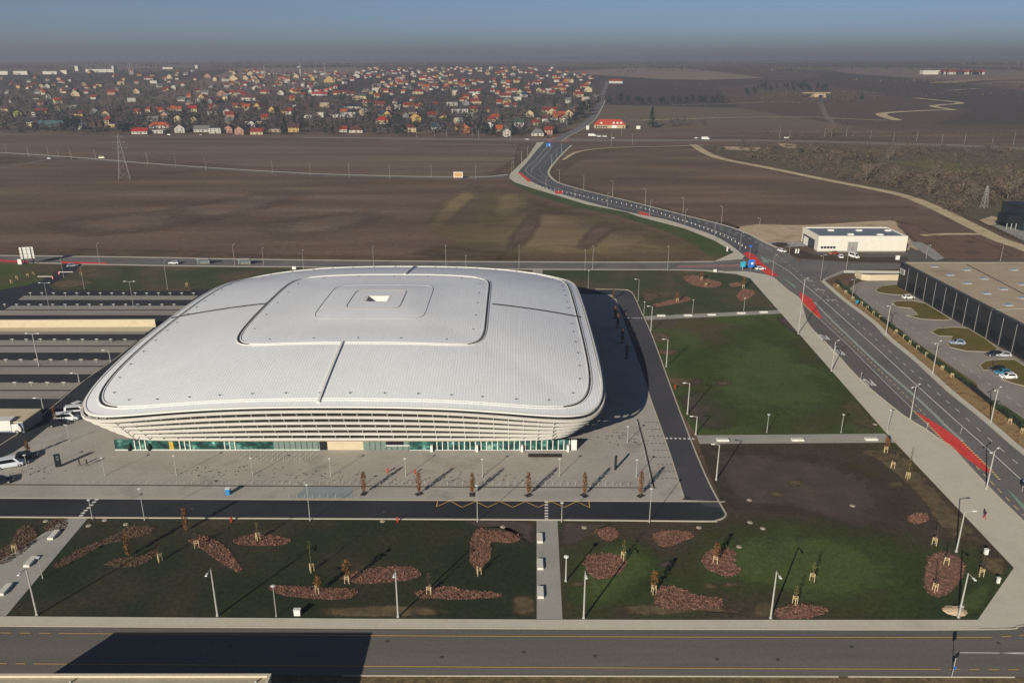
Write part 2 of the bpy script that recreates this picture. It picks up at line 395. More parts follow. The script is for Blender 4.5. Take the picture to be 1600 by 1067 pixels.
m_grassp = mat('green_grass_patch', ['404d27', '4c582e', '464d2a'], .06, 1.3, .4)
for px in ([(1120, 830), (1250, 815), (1400, 850), (1440, 915), (1360, 955), (1150, 930), (1050, 885)], [(1075, 560), (1180, 510), (1290, 560), (1345, 645), (1200, 672), (1100, 635)], [(890, 860), (1000, 850), (1040, 890), (960, 950), (890, 940)], [(1500, 930), (1550, 905), (1535, 955), (1490, 962)]):
    zb_ += .0009
    blob('grass_patch', px, m_grassp, zb_, 0, (1.45, .2), .5)
for _ in range(12):                        # small worn spots
    x, y = rnd.choice([(1040, 900), (1330, 740), (1180, 760), (1050, 600)]); x += rnd.gauss(0, 70); y += rnd.gauss(0, 22)
    if 838 < x < 880 or y > 955 or (y > 800 and x < 60): continue
    q = [(x + rnd.uniform(5, 16) * math.cos(t), y + rnd.uniform(2, 5) * math.sin(t)) for t in (0, 1.2, 2.5, 3.8, 5)]
    zb_ += .0003; blob('bare_patch', q, m_bald if rnd.random() < .5 else m_soil, zb_, 0, (2.2, .05), .9)
for q, m, kk in [([(690, 396), (715, 335), (770, 300), (900, 330), (1010, 358), (1095, 398), (1000, 405), (800, 404)], m_hay, .22), ([(665, 355), (690, 320), (735, 288), (750, 300), (720, 330), (690, 358)], m_hay, .35), ([(760, 360), (800, 312), (880, 328), (1000, 358), (1100, 395), (1060, 404), (900, 406), (780, 402), (740, 390)], m_hay, .3), ([(770, 305), (800, 298), (840, 315), (800, 340), (765, 345)], m_hay, .35),
                 ([(830, 330), (850, 335), (825, 380), (790, 398), (800, 365)], m_land, .4), ([(930, 350), (960, 355), (930, 385), (900, 385)], m_land, .4), ([(640, 398), (700, 385), (800, 399), (720, 404)], m_dry, .5), ([(240, 330), (420, 300), (470, 310), (300, 350)], m_field2, .2), ([(60, 350), (240, 330), (320, 345), (150, 370)], m_field2, .2), ([(400, 350), (560, 330), (600, 345), (450, 372)], m_field2, .2)]:
    zb_ += .0009; blob('meadow_patch', q, m, zb_, 0, (1.4, .15), kk)
# far dirt roads, on the slope: ribbons
b = MB()
for px, w in [([(985, 189), (1060, 187), (1150, 184.5), (1270, 184), (1330, 187), (1386, 189)], 7), ([(1403, 189), (1378, 178.5), (1450, 173.5), (1494, 173)], 15),
              ([(1494, 173), (1458, 166.5), (1500, 161.5), (1428, 154)], 13), ([(1050, 165), (1130, 163), (1210, 160), (1250, 161)], 5), ([(1480, 142), (1530, 139)], 8)]:
    b.strip(W(px, 12), w, .35)
struct(b.build('dirt_track', m_dirt))
b = MB(); b.strip(W([(1090, 216), (1200, 213), (1330, 216), (1440, 219)], 10), 4, .35); b.strip(W([(1280, 157), (1290, 180), (1304, 196)], 10), 8, .35); struct(b.build('dirt_track', mat('grey_track', ['6a625c', '756c63'], .1, 1, .2)))
b = MB(); b.strip(W([(1082, 226), (1120, 246), (1200, 262.5), (1290, 281), (1400, 303), (1452, 321), (1520, 354), (1560, 374), (1600, 388), (1680, 420)], 10), 8, Z3)
b.strip(W([(880, 250), (905, 237), (960, 231), (1040, 229), (1100, 227)], 8), 3.5, Z3); b.strip(W([(1440, 368), (1480, 366), (1530, 366)], 8), 4, Z3); struct(b.build('dirt_track', m_dirt))
for px in ([(1215, 225), (1235, 224), (1256, 231), (1228, 232)], [(1130, 229), (1190, 231), (1180, 236), (1140, 235)], [(1530, 344), (1550, 338), (1572, 343), (1568, 352), (1545, 352)], [(1010, 124), (1060, 125), (1130, 127), (1230, 124), (1225, 127), (1080, 128)]):
    b = MB(); b.poly([G(*p) for p in px], Z3)
    if px[0][1] < 200: continue
    struct(b.build('sandy_patch', m_sand))
b = MB(); b.strip(W([(1465, 131.5), (1500, 128), (1540, 126), (1600, 125)], 6), 60, 1.0); b.strip(W([(1050, 125), (1110, 126.5)], 6), 40, 1.0); b.strip(W([(1180, 126), (1262, 125.5)], 6), 40, 1.0); struct(b.build('sandy_bank', mat('orange_quarry', ['9a7450', '8a7a62'], .01, .1, .2)))

# roads
village = [(-200, 209), (0, 210.5), (200, 213), (400, 215), (600, 217), (830, 219), (1050, 219.5), (1200, 220), (1400, 225), (1600, 232), (1800, 241)]
b = MB(); b.strip(W(village, 8), 9, Z3); b.strip(W([(868, 221), (882, 213), (905, 201), (922, 188), (934, 170), (940, 155), (945, 140), (949, 128)], 10), 9, .4); struct(b.build('village_road', mat('village_asphalt', ['6b6868', '75716f'], .1, 1, .12)))
b = MB(); b.strip(W(village, 8), 2.2, Z3 + .01, 7.5); b.strip(W(village[4:], 8), 1.8, Z3 + .01, -7); b.strip(W([(868, 221), (882, 213), (905, 201), (922, 188), (934, 170), (940, 157)], 10), 1.6, .42, -6); struct(b.build('village_pavement', m_walk))
for q in ([(852, 217), (868, 214), (892, 218), (885, 222), (856, 222)],):
    sheet('junction_coating', q, mat('pink_coating', ['9a6f6c', 'a27a75'], .3, 1, .1), Z4 + .01)
side = [(-100, 236), (0, 240), (100, 246.5), (200, 254.5), (300, 262), (400, 268.5), (500, 273.5), (600, 276.5), (700, 278.5), (760, 278), (800, 274)]
b = MB(); b.strip(W(side, 8), 6.5, Z3); b.strip(W([(-100, 275), (0, 262.5), (50, 254), (90, 247.5), (120, 248.5)], 8), 5, Z3); struct(b.build('side_road', m_asphave))
b = MB(); b.strip(W(side, 8), 2.6, Z3, 5.2); struct(b.build('side_pavement', m_walk))
sheet('back_road', [(-100, 398.5), (0, 400), (200, 402.5), (400, 406), (600, 408.5), (800, 410), (1000, 410.5), (1115, 409), (1162, 404), (1200, 430), (1168, 424), (1130, 423), (1050, 421.5), (900, 421), (700, 419.5), (470, 417), (300, 415.5), (160, 413), (60, 411), (-100, 409)], m_asphave, Z3)
b = MB(); b.strip(W([(-100, 398), (0, 399.5), (200, 402), (400, 405.5), (600, 408), (800, 409.5), (1000, 410), (1115, 409)], 4), 1.7, Z4)
b.strip(W([(126, 413), (300, 416), (470, 417.5), (700, 420), (900, 421.5), (1050, 422), (1130, 424)], 4), 1.6, Z4); b.strip(W([(42, 411), (97, 412)], 4), 1.6, Z4); struct(b.build('back_pavement', m_walk))
Lft = [(851, 222), (838, 236), (822, 256), (811, 268), (815, 274), (830, 284), (854, 295), (867, 300), (899, 310), (949, 324), (1000, 335.5), (1037, 342.5), (1075, 354), (1112, 367), (1137, 380), (1158, 396), (1180, 414), (1208, 433), (1232, 454), (1249, 466), (1254, 478), (1261, 502), (1274, 519), (1305, 550), (1327, 575), (1355, 603), (1400, 640), (1422, 656), (1447, 671), (1475, 691), (1486, 697), (1507, 720), (1536, 751), (1566, 782), (1600, 815), (1720, 935)]
Rgt = [(892, 227), (877, 241), (861, 259), (855.5, 269), (858, 276), (867, 284), (880, 289), (899, 294.5), (930, 302.5), (980, 314.5), (1037, 329), (1072, 338), (1112, 348), (1141, 356), (1169, 366.5), (1187, 376), (1212, 388), (1245, 406), (1282, 439), (1301, 456), (1320, 472), (1362, 504), (1386, 529), (1430, 565.5), (1477, 609), (1525, 648), (1552, 671), (1577, 693), (1600, 712), (1740, 830)]
b = MB(); b.poly([G(*p) for p in smooth(Lft, 5) + smooth(Rgt, 5)[::-1]], Z4); struct(b.build('avenue', m_asphave))
b = MB(); b.poly([G(*p) for p in smooth(Lft[:16], 5) + [(1180, 414), (1186, 380)] + smooth(Rgt[:15], 5)[::-1]], Z4 + .008); struct(b.build('avenue', mat('new_asphalt', ['505155', '59595c', '616162'], .08, 3, .15)))
b = MB(); b.strip(W(Rgt[:17], 5), 1.7, Z4 + .012, .85); b.strip(W(Rgt[18:], 5), 1.7, Z4 + .012, .85); struct(b.build('avenue_pavement', m_walk))
b = MB(); b.poly([G(*p) for p in smooth(Lft[:16], 4) + [(1165, 398), (1160, 405), (1115, 409)] + [(1147, 394.5), (1117, 376.5), (1070, 357.5), (1000, 339.5), (980, 332), (917, 320), (867, 305), (830, 294), (805, 285.5), (796, 279), (797, 272), (824, 246), (839, 223)]], Z4 - .005); struct(b.build('avenue_pavement', m_walk))
b = MB(); b.poly([G(*p) for p in [(1100, 424), (1150, 428.5), (1172, 435), (1216, 485), (1386, 678), (1584, 887), (1527, 969), (1527, 984), (1560, 983), (1600, 977), (1720, 960), (1720, 935)] + smooth(Lft[17:], 4)[::-1][1:] + [(1200, 430), (1165, 424)]], Z3 + .006); struct(b.build('wide_footpath', m_walk))
b = MB(); b.ridge(W(Lft[17:], 4), .22, 0, .16); b.ridge(W(Rgt[18:], 4), .2, 0, .15); struct(b.build('kerb', m_kerb))
sheet('bus_bay', [(1254, 478), (1261, 502), (1274, 519), (1305, 550), (1327, 575), (1355, 603), (1400, 640), (1422, 656), (1440, 654), (1426, 640), (1386, 601), (1324, 539), (1282, 500)], mat('bay_asphalt', ['605b58', '69645f'], .08, 3, .15), Z4 + .01)
sheet('dirt_bank', [(1320, 472), (1300, 448), (1305, 441), (1362, 489), (1400, 519), (1440, 551), (1500, 594), (1520, 612), (1550, 634), (1620, 690), (1720, 770), (1740, 820), (1600, 702), (1577, 687), (1530, 647), (1477, 604), (1430, 560), (1386, 523), (1362, 498)], m_bark, Z2)

# bottom road and its pavement
sheet('near_road', [(-200, 976), (0, 978), (540, 981), (1070, 983), (1540, 983.5), (1600, 977), (1760, 958), (1800, 1067), (1800, 1060), (1600, 1058), (1070, 1056.5), (530, 1055.5), (-200, 1052)], mat('near_asphalt', ['5b5853', '66625c', '6f6a63', '605c57'], .12, 2.5, .16, stretch=(0, .06)), Z3)
b = MB(); b.prism([G(*p) for p in [(-200, 961), (0, 963.5), (540, 967), (838, 968.5), (1070, 969), (1530, 969), (1530, 983), (1070, 982.6), (540, 980.6), (0, 977.6), (-200, 975.6)]], 0, .15); struct(b.build('near_pavement', m_walk))
b = MB(); b.ridge(W([(-200, 976), (0, 978), (540, 981), (1070, 983), (1540, 983.5), (1600, 977), (1760, 958)], 4), .18, 0, .155); b.ridge(W([(536, 1055.5), (800, 1056), (1070, 1056.5), (1310, 1057)], 3), .2, 0, .14); b.ridge(W([(1325, 1057), (1585, 1058)], 3), .2, 0, .14); struct(b.build('kerb', m_kerb))
sheet('dry_bank', [(380, 1056), (530, 1056.4), (1070, 1057.5), (1600, 1059), (1800, 1061), (1800, 1200), (100, 1200), (100, 1056)], mat('dry_bank_grass', ['4e4532', '786748', '5d5139', '6a5a40'], .5, 3, .4), Z2)

# arena roads, plaza, paths
outer = [(-200, 806), (0, 808), (838, 812.3), (1095, 814.6), (1118, 813.5), (1131, 809), (1134, 803), (1129, 794), (1101, 740), (1061, 640), (1021, 530), (1003, 490), (991, 463), (985, 456), (975, 453), (930, 452.3)]
b = MB(); b.poly([G(*p) for p in outer + [(700, 450), (300, 452), (100, 640), (-200, 700)]], Z3); struct(b.build('arena_road', m_asphdark))
b = MB(); b.poly([G(*p) for p in [(975, 453.5), (985, 456.5), (991, 463.5), (1003, 490.5), (1021, 530.5), (1061, 640.5), (1101, 740.5), (1128, 794), (1100, 790), (1064, 770), (1017, 625), (1009, 600), (962, 467), (958, 455)]], Z3 + .008); struct(b.build('arena_road', mat('right_asphalt', ['403f42', '47464a', '4e4c4e'], .06, 3, .16)))
b = MB(); b.ridge(W(outer, 3), .3, 0, .16); struct(b.build('kerb', m_kerb))
b = MB(); b.poly([G(*p) for p in [(-200, 776), (0, 778.3), (1052, 783.5), (1062, 782), (1068, 777), (1067, 772), (1042, 695), (1017, 625), (1009, 600), (990, 545), (962, 467), (957, 461), (905, 459.5), (600, 458), (330, 470), (250, 545), (130, 640), (82, 662), (47, 690), (20, 708), (0, 716), (-200, 820 - 20)]], Z4); struct(b.build('plaza', m_pave))
b = MB(); b.ridge(W([(-200, 776), (0, 778.3), (1052, 783.5), (1062, 782), (1068, 777), (1067, 772), (1042, 695), (1017, 625), (1009, 600), (990, 545), (962, 467)], 3), .25, 0, .13); struct(b.build('kerb', m_kerb))
sheet('bluish_paving', [(478, 761), (552, 761), (549, 778), (458, 778)], m_bluegrey, Z5)
b = MB(); b.strip(W([(0, 757.5), (500, 760), (1026, 762.5)]), .35, Z5); b.strip(W([(1022, 762), (1018, 745), (1008, 700), (996, 655)]), .35, Z5)
for k in range(9): b.dash(W([(1017 + k * 3.3 - 10, 660 + k * 11), (1030 + k * 3.8, 660 + k * 11)]), .25, .5, .4, Z5)
struct(b.build('plaza_drain', mat('drain_grating', ['3b3835'], famt=.1)))
b = MB()
for k in range(16):                         # faint joints in the paving
    b.strip(W([(-20 + 0 * k, 722 + 3.4 * k), (1005 + 3.3 * k, 724.5 + 3.5 * k)]), .05, Z5 - .006)
struct(b.build('plaza_joints', mat('joint_sand', ['8a8379'], famt=.1)))
b = MB()
for _ in range(210):                        # scuffs and leaf litter drifts on the paving
    cx, cy = rnd.choice([(300, 735), (340, 740), (400, 735), (480, 745), (520, 742), (450, 748), (700, 748), (640, 750), (780, 745), (980, 690), (965, 680), (60, 735)])
    p = G(cx + rnd.gauss(0, 22), cy + rnd.gauss(0, 5)); b.poly([p + Vector((math.cos(t) * rnd.uniform(.1, .35), math.sin(t) * rnd.uniform(.1, .3), 0)) for t in (0, 1.2, 2.4, 3.8, 5)], Z5 - .004)
struct(b.build('plaza_stains', mat('stain', ['5d564e'], famt=.2)))
sheet('footpath', [(108, 808.3), (138, 809), (8, 964), (-140, 963)], m_path, Z3)
sheet('footpath', [(838.3, 812.8), (871, 813), (879, 969), (838.8, 968.5)], m_path, Z3)
sheet('footpath', [(1088, 680.2), (1382, 677.7), (1400, 691.5), (1093, 693.5)], m_path, Z3)
sheet('footpath', [(1001, 494.5), (1216, 484.8), (1224, 490), (1005, 500.5)], m_path, Z3)
sheet('footpath', [(500, 418), (512, 418), (488, 424), (470, 424)], m_path, Z3)
sheet('footpath', [(832, 421), (848, 421.5), (848, 430), (832, 428)], m_path, Z3)

# left car park: bays between dark lanes
sheet('car_park_asphalt', [(-200, 470), (0, 453), (38, 447), (62, 440), (96, 420), (99, 412), (126, 413.5), (117, 424), (75, 447), (83, 453), (345, 455), (300, 500), (215, 540), (120, 645), (0, 700), (-200, 780)], m_asphdark, Z4)
rows = [((38, 310), (28, 300), 462.5, 469), ((18, 296), (8, 288), 478, 484), ((6, 287), (-200, 273), 485.3, 493), ((-200, 215), (-200, 204), 532, 540.3),
        ((-200, 202), (-200, 192), 541.8, 551.3), ((-200, 175), (-200, 162), 563, 572), ((-200, 160), (-200, 146), 573.6, 585.2), ((-200, 128), (-200, 112), 598, 609.5), ((-200, 110), (-200, 94), 611.3, 623.5)]
for (a0, a1), (c0, c1), y0, y1 in rows: sheet('parking_bays', [(a0, y0), (a1, y0), (c1, y1), (c0, y1)], m_bay, Z5)
b = MB()
for (x0, x1, y) in [(6, 288, 484.7), (-200, 203, 541.1), (-200, 161, 572.8), (-200, 111, 610.4)]: b.dash(W([(x0, y), (x1, y)]), .5, 6, .6, Z5)
struct(b.build('planting_seam', m_seam))
sheet('car_park_walk', [(-200, 518.5), (230, 518.5), (226, 522.5), (-200, 523.5)], m_bay, Z5)
b = MB(); b.ridge(W([(338, 457), (300, 492), (222, 530), (175, 565), (128, 598), (80, 638), (36, 673), (0, 696), (-80, 748)], 3), .25, 0, .16); struct(b.build('kerb', m_kerb))

# warehouse yards on the right
sheet('yard_asphalt', [(1325, 452), (1342, 441), (1370, 437), (1408, 437), (1408, 450), (1590, 560), (1800, 690), (1800, 760), (1640, 690), (1560, 634), (1530, 610), (1440, 545), (1365, 485)], m_asphlot, Z3)
for q in ([(1368, 453), (1378, 447), (1400, 444.5), (1412, 448), (1424, 459), (1410, 461.5), (1388, 460), (1372, 457)],
          [(1393, 474), (1402, 470.5), (1425, 470), (1445, 474), (1470, 489), (1486, 499.5), (1470, 500.5), (1440, 499), (1416, 493), (1434, 492), (1424, 482), (1402, 480)],
          [(1455, 519), (1465, 513), (1490, 511.5), (1512, 513), (1540, 530), (1560, 546), (1545, 550), (1510, 549), (1485, 543), (1481, 538), (1488, 526), (1466, 525)],
          [(1531, 571), (1540, 564), (1560, 562), (1585, 562), (1620, 585), (1680, 615), (1620, 608), (1585, 600), (1565, 593), (1582, 592), (1553, 578), (1537, 579)]):
    sheet('grass_island', q, m_island, Z4)
    b = MB(); b.ridge(W(q + q[:1]), .2, 0, .15); struct(b.build('kerb', m_kerb))
sheet('green_verge', [(1428, 536), (1440, 541), (1490, 575), (1526, 600), (1528, 606), (1515, 604), (1470, 571)], m_island, Z4)
sheet('green_verge', [(1555, 633), (1570, 634), (1600, 655), (1720, 735), (1720, 760), (1600, 672)], m_verge, Z4)
sheet('green_verge', [(1320, 452), (1335, 432), (1345, 428), (1356, 435), (1338, 443), (1326, 451)], m_lawnC, Z4)
sheet('yard_asphalt', [(1250, 405), (1330, 411), (1408, 412.5), (1408, 420), (1330, 423), (1285, 438), (1262, 425)], m_asphave, Z3)
sheet('soil_bed', [(1228, 394), (1240, 388), (1262, 394), (1275, 399), (1340, 401.5), (1425, 402), (1410, 411), (1330, 409), (1250, 404)], mat('dark_bed_soil', ['3a302a', '45392f', '4c3f36'], .3, 1.5, .3), Z2)
sheet('yard_concrete', [(1190, 378), (1254, 378), (1260, 385), (1235, 386), (1212, 385)], mat('yard_slab', ['8e8b85', '989590'], .1, 1, .1), Z3)
sheet('soil_bed', [(1205, 381), (1215, 379), (1230, 380), (1235, 384), (1220, 386), (1208, 384)], mat('dark_bed_soil', []), Z4)
sheet('yard_asphalt', [(1262, 395), (1277, 394), (1420, 394.5), (1422, 386), (1462, 408), (1420, 409), (1418, 402), (1275, 399)], mat('yard_dark', ['57534f', '605b56'], .1, 2, .12), Z3)
sheet('yard_concrete', [(1420, 378), (1440, 379), (1456, 388), (1476, 404), (1462, 407.5), (1440, 394)], mat('yard_slab', []), Z4)
sheet('green_verge', [(1284, 439), (1330, 424), (1408, 421), (1408, 429), (1330, 428), (1318, 436), (1300, 443)], m_dry, Z2)
sheet('yard_concrete', [(1550, 352), (1588, 347), (1700, 347), (1700, 420), (1600, 377)], mat('yard_slab', []), Z3)

# markings
b = MB(); Zm = Z6
zig = [(684, 782.5), (682, 792), (703, 783), (722, 793), (743, 784), (762, 793), (782, 784), (801, 793), (821, 784), (841, 793), (861, 784), (882, 793), (901, 784), (921.6, 793.5), (920, 784)]
for p, q in zip(zig, zig[1:]): b.strip(W([p, q]), .16, Zm)
z2 = [(972, 490), (978, 490), (976, 497), (983, 500), (979, 506), (986, 509), (982, 514), (990, 518), (986, 523), (993, 528), (990, 532)]
for p, q in zip(z2, z2[1:]): b.strip(W([p, q]), .14, Zm)
b.strip(W([(98, 990), (530, 993.2), (1060, 995.5), (1300, 996), (1550, 996)]), .14, Zm); b.dash(W([(-120, 988), (8, 989.2), (98, 990)]), .14, 1.6, 1.3, Zm); b.dash(W([(1565, 995), (1600, 992.5), (1700, 982)]), .14, 1.5, 1.3, Zm)
b.strip(W([(60, 1037.5), (530, 1041), (1060, 1044.3), (1470, 1046)]), .14, Zm); b.dash(W([(-90, 1036), (60, 1037.5)]), .14, 1.4, 1.2, Zm); b.dash(W([(1484, 1046), (1600, 1046.5), (1750, 1047)]), .14, 1.4, 1.3, Zm)
struct(b.build('road_markings', m_yellow))
b = MB()
for y in (785, 789.3, 793.7, 798.2, 802.6, 807, 811): b.strip([G(851, y), G(856.5, y)], .5, Zm)
for x, y in ((151, 781), (147, 785), (143, 789.5), (138.5, 794), (134, 798), (130, 802), (127, 806)): b.strip([G(x - 3, y), G(x + 3, y)], .5, Zm)
for k in range(7): b.strip([G(1040 + k * 6.9, 685.2 + .15 * k), G(1043.5 + k * 6.9, 685.2 + .15 * k)], .7, Zm)
for k in range(8): b.strip([G(974 + k * 3.9, 497.6), G(976.2 + k * 3.9, 497.6)], .7, Zm)
b.strip(W([(1200, 405), (1232, 424), (1252, 441), (1284, 468), (1330, 509), (1380, 554), (1435, 605), (1487, 652), (1531, 691), (1599, 753), (1700, 845)], 3), .22, Zm)
b.dash(W([(1205, 392), (1262, 438), (1317, 484), (1349, 513), (1401, 559), (1447, 599), (1501, 646), (1542, 683), (1589, 724), (1700, 820)]), .17, 2, 3.2, Zm)
b.strip(W([(1282, 500), (1324, 539), (1386, 601), (1426, 640)]), .13, Zm)
b.strip(W([(1494, 1020), (1560, 1020.5), (1750, 1019)]), .16, Zm); b.strip(W([(1562, 1020.6), (1600, 1022), (1750, 1029)]), .14, Zm)
b.dash(W([(1369, 473), (1416, 506), (1471, 546), (1504, 570), (1539, 596), (1579, 624), (1640, 668)]), .14, 2, 2.6, Zm)
for x0, y0 in ((1405, 482), (1409, 485), (1413, 488), (1466, 528), (1470, 531), (1474, 534), (1545, 581), (1549, 584.5), (1553, 588)): b.strip([G(x0, y0), G(x0 + 20, y0 + .3)], .1, Zm)
for x, y in ((1258, 440), (1270, 441), (1277, 455), (1289, 456), (1295, 471.5), (1309, 472)):   # lane arrows
    p = G(x, y); q = G(x - 5, y - 4); d = (p - q).normalized(); s_ = Vector((-d.y, d.x, 0)) * (1 if x in (1258, 1277, 1295) else -1)
    b.strip([p, p - d * 3], .2, Zm); b.strip([p - d * 1.6, p - d * 2.3 + s_ * 1.0], .25, Zm); b.poly([p - d * 2.3 + s_ * 1.6, p - d * 1.7 + s_ * .7, p - d * 2.9 + s_ * .7], Zm)
av = [(856, 228), (838, 249), (822, 264), (826, 272), (850, 287), (900, 304), (960, 321), (1020, 335), (1070, 346), (1115, 360), (1150, 374)]
b.strip(W(av, 4), .3, Zm); b.dash(W([(p[0] + 9, p[1] - 2.6) for p in av], 4), .25, 3, 4, Zm); b.strip(W([(864, 229), (846, 250), (832, 264), (830, 270)], 4), .25, Zm)
b.dash(W([(872, 230), (855, 250), (843, 264), (850, 274), (862, 283), (905, 297), (980, 316), (1040, 331), (1110, 350), (1160, 368), (1205, 392)], 4), .25, 3, 4, Zm)
struct(b.build('road_markings', m_white))
b = MB()
b.dash(W([(1287, 497), (1340, 546), (1397, 601), (1421, 624), (1437, 640), (1446, 649)]), .2, 1.5, 1.2, Zm); b.dash(W([(1525, 729), (1554, 759), (1577, 783), (1600, 806), (1700, 905)]), .2, 1.6, 1.5, Zm)
b.dash(W([(1427, 642), (1450, 664), (1476, 691), (1489, 701)]), .5, .5, .45, Zm + .01); b.dash(W([(1502, 689), (1521, 708), (1545, 731), (1562, 750)]), .5, .5, .45, Zm + .01); b.dash(W([(1251, 471), (1267, 487), (1281, 499)]), .5, .5, .45, Zm + .01)
struct(b.build('road_markings', plain('cream_marking', 'd6bd84', .7)))
b = MB()
for q in ([(1161, 396.5), (1168, 394), (1178, 398), (1192, 412), (1215, 431), (1212, 432.5), (1198, 430), (1178, 412)], [(1249, 457), (1255, 459), (1270, 470), (1276, 482), (1284, 496), (1281, 499), (1267, 486), (1251, 471)],
          [(1428, 642), (1450, 654), (1475, 670), (1502, 689), (1521, 708), (1544, 731), (1547, 740), (1537, 736), (1495, 706), (1476, 691), (1450, 663)],
          [(809, 270), (814, 270), (830, 283), (826, 285)], [(867, 299), (880, 298.5), (880, 303), (868, 303.5)], [(995, 331.5), (1006, 332), (1020, 337), (1003, 336.5)],
          [(-100, 403), (0, 406), (45, 409), (45, 411.5), (0, 409), (-100, 406)], [(96, 409), (170, 411), (166, 413), (97, 412)]):
    b.poly([G(*p) for p in q], Zm - .006)
struct(b.build('red_surfacing', m_red))
b = MB(); b.poly([G(*p) for p in [(1219, 432), (1240, 445), (1245, 453), (1236, 445)]], Zm - .006); b.poly([G(*p) for p in [(1572, 763), (1600, 789), (1720, 905), (1715, 912), (1597, 794)]], Zm - .006); b.poly([G(*p) for p in [(1188, 400), (1205, 410), (1193, 411)]], Zm - .006); struct(b.build('green_surfacing', m_green))
med = [(1272, 472), (1295, 496), (1330, 530), (1367, 565), (1407, 600), (1431, 621), (1459, 647), (1481, 669), (1505, 690)]
b = MB(); b.strip(W(med, 4), .8, Zm - .005); struct(b.build('median_strip', m_greystrip))
sheet('pink_lane', [(1058, 416), (1158, 413), (1158, 417), (1060, 418)], mat('pink_coating', []), Z4)
b = MB()
for x, y in ((360, 1010), (605, 1002), (690, 1027), (818, 1019), (930, 1025), (1120, 1030), (1215, 1031), (1330, 1011), (1560, 1005), (300, 795), (600, 800), (1080, 700), (1060, 640), (1100, 770), (1400, 590), (1470, 640)):
    p = G(x, y); b.poly([p + Vector((.3 * math.cos(t), .3 * math.sin(t), 0)) for t in (0, .8, 1.6, 2.4, 3.1, 3.9, 4.7, 5.5)], Z5 - .005)
struct(b.build('manhole_covers', plain('manhole_iron', '4c4946')))
# lettering painted in the bus bay
for x, y, s_ in ((1285.5, 526.8, 2.5), (1308.5, 550.3, 2.5), (1355, 597.2, 2.6)):
    cu = bpy.data.curves.new('bus_lettering', 'FONT'); cu.body = 'BUS'; cu.size = 1; cu.align_x = 'CENTER'; cu.align_y = 'CENTER'; cu.offset = .04; cu.space_character = 1.15
    o = bpy.data.objects.new('t', cu); col.objects.link(o)
    me = bpy.data.meshes.new_from_object(o.evaluated_get(bpy.context.evaluated_depsgraph_get())); bpy.data.objects.remove(o)
    p = G(x, y); d = G(x + 10, y + 9.6) - p; ang = math.atan2(d.y, d.x) - math.pi / 2
    me.materials.clear(); me.materials.append(m_white)
    X_ = [v.co.x for v in me.vertices]; Y_ = [v.co.y for v in me.vertices]
    t = link('bus_lettering', me, None, (p.x, p.y, Zm + .004), ang); t.scale = (3.0 / (max(X_) - min(X_)), 5.0 / (max(Y_) - min(Y_)), 1); struct(t)

# ------------------------------------------------------------------ arena
AC = (-36.3, 206.0); AA, AB = 57.4, 59.0
def mid(x, y, a=AA, b=AB):                 # 0 at mid-side, 1 at corner
    p, q = abs(x / a), abs(y / b); M = max(p, q)
    return min(p, q) / M if M else 0
def corner(x, y):
    t = mid(x, y) ** 2
    return .6 * t + 1.8 * t * t - 1.4 * t ** 3
def z_eave(x, y): return 10.3 + 3.2 * (1 - corner(x, y))
def unorm(x, y, n=9): return ((abs(x) / AA) ** n + (abs(y) / AB) ** n) ** (1 / n)
ZT = 19.7
def z_roof(x, y):
    u = unorm(x, y)
    if u < 1e-6: return ZT
    k = 1 / u; ze = z_eave(x * k, y * k)
    w = .5 + .5 * math.cos(min(1, max(0, (u - .13) / .4)) * 2 * math.pi - math.pi)   # shallow dish between the inner rings
    return ze + .35 + (ZT - ze - .35) * (1 - u ** 2.1) - .3 * w
def loop(d, z=None, n=9, N=192, a=AA, b=AB):
    o = []
    for k in range(N):
        t = 2 * math.pi * k / N
        # dense at the corners
        t = t + .16 * math.sin(4 * t)
        c, s = math.cos(t), math.sin(t); r = (abs(c) ** n + abs(s) ** n) ** (-1 / n)
        o.append(((a - d) * c * r, (b - d) * s * r))
    return o
arena = thing('arena', 'huge white domed sports arena with ribbed roof and stacked white facade bands', 'arena', (AC[0], AC[1], 0))
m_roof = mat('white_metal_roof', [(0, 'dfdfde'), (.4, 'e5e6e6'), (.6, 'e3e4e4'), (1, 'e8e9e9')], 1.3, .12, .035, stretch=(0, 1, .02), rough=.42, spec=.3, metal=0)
m_trim = plain('white_trim', 'd8d6cf', .45, .4, famt=.04)
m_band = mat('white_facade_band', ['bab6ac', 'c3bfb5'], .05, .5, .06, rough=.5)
m_joint = plain('dark_joint', '24272b', .8)
b = MB(); P_ = .62; prof = ((0, 0), (.5, 0), (.53, .028), (.57, .028), (.595, 0)); X = -AA * .985
cols_ = []
while X < AA * .985:
    for dx, dz in prof:
        if X + dx < AA * .985: cols_.append((X + dx, dz))
    X += P_
NY = 56
def t_row(k, ym):                          # 27 steps, the well, 27 steps
    h = min(2.6, ym * .1); n = (NY - 2) // 2
    if k <= n: return -ym + (ym - h) * k / n
    if k >= NY - n: return ym - (ym - h) * (NY - k) / n
    return 0
def col_verts(x, dz):
    n = 9; ym = AB * max(0, (.986 ** n - (abs(x) / AA) ** n)) ** (1 / n)
    o = []
    for k in range(NY + 1):
        y = t_row(k, ym)
        o.append((x, y, z_roof(x, y) + dz))
    return o
for x, dz in cols_: b.v += col_verts(x, dz)
HX, HY = 2.9, 2.6
for i in range(len(cols_) - 1):
    for k in range(NY):
        x = cols_[i][0]; y = b.v[i * (NY + 1) + k][1]; y2 = b.v[i * (NY + 1) + k + 1][1]
        if -HX < x < HX and min(y, y2) > -HY - .05 and max(y, y2) < HY + .05: continue
        b.f.append((i * (NY + 1) + k, (i + 1) * (NY + 1) + k, (i + 1) * (NY + 1) + k + 1, i * (NY + 1) + k + 1)); b.mi.append(0)
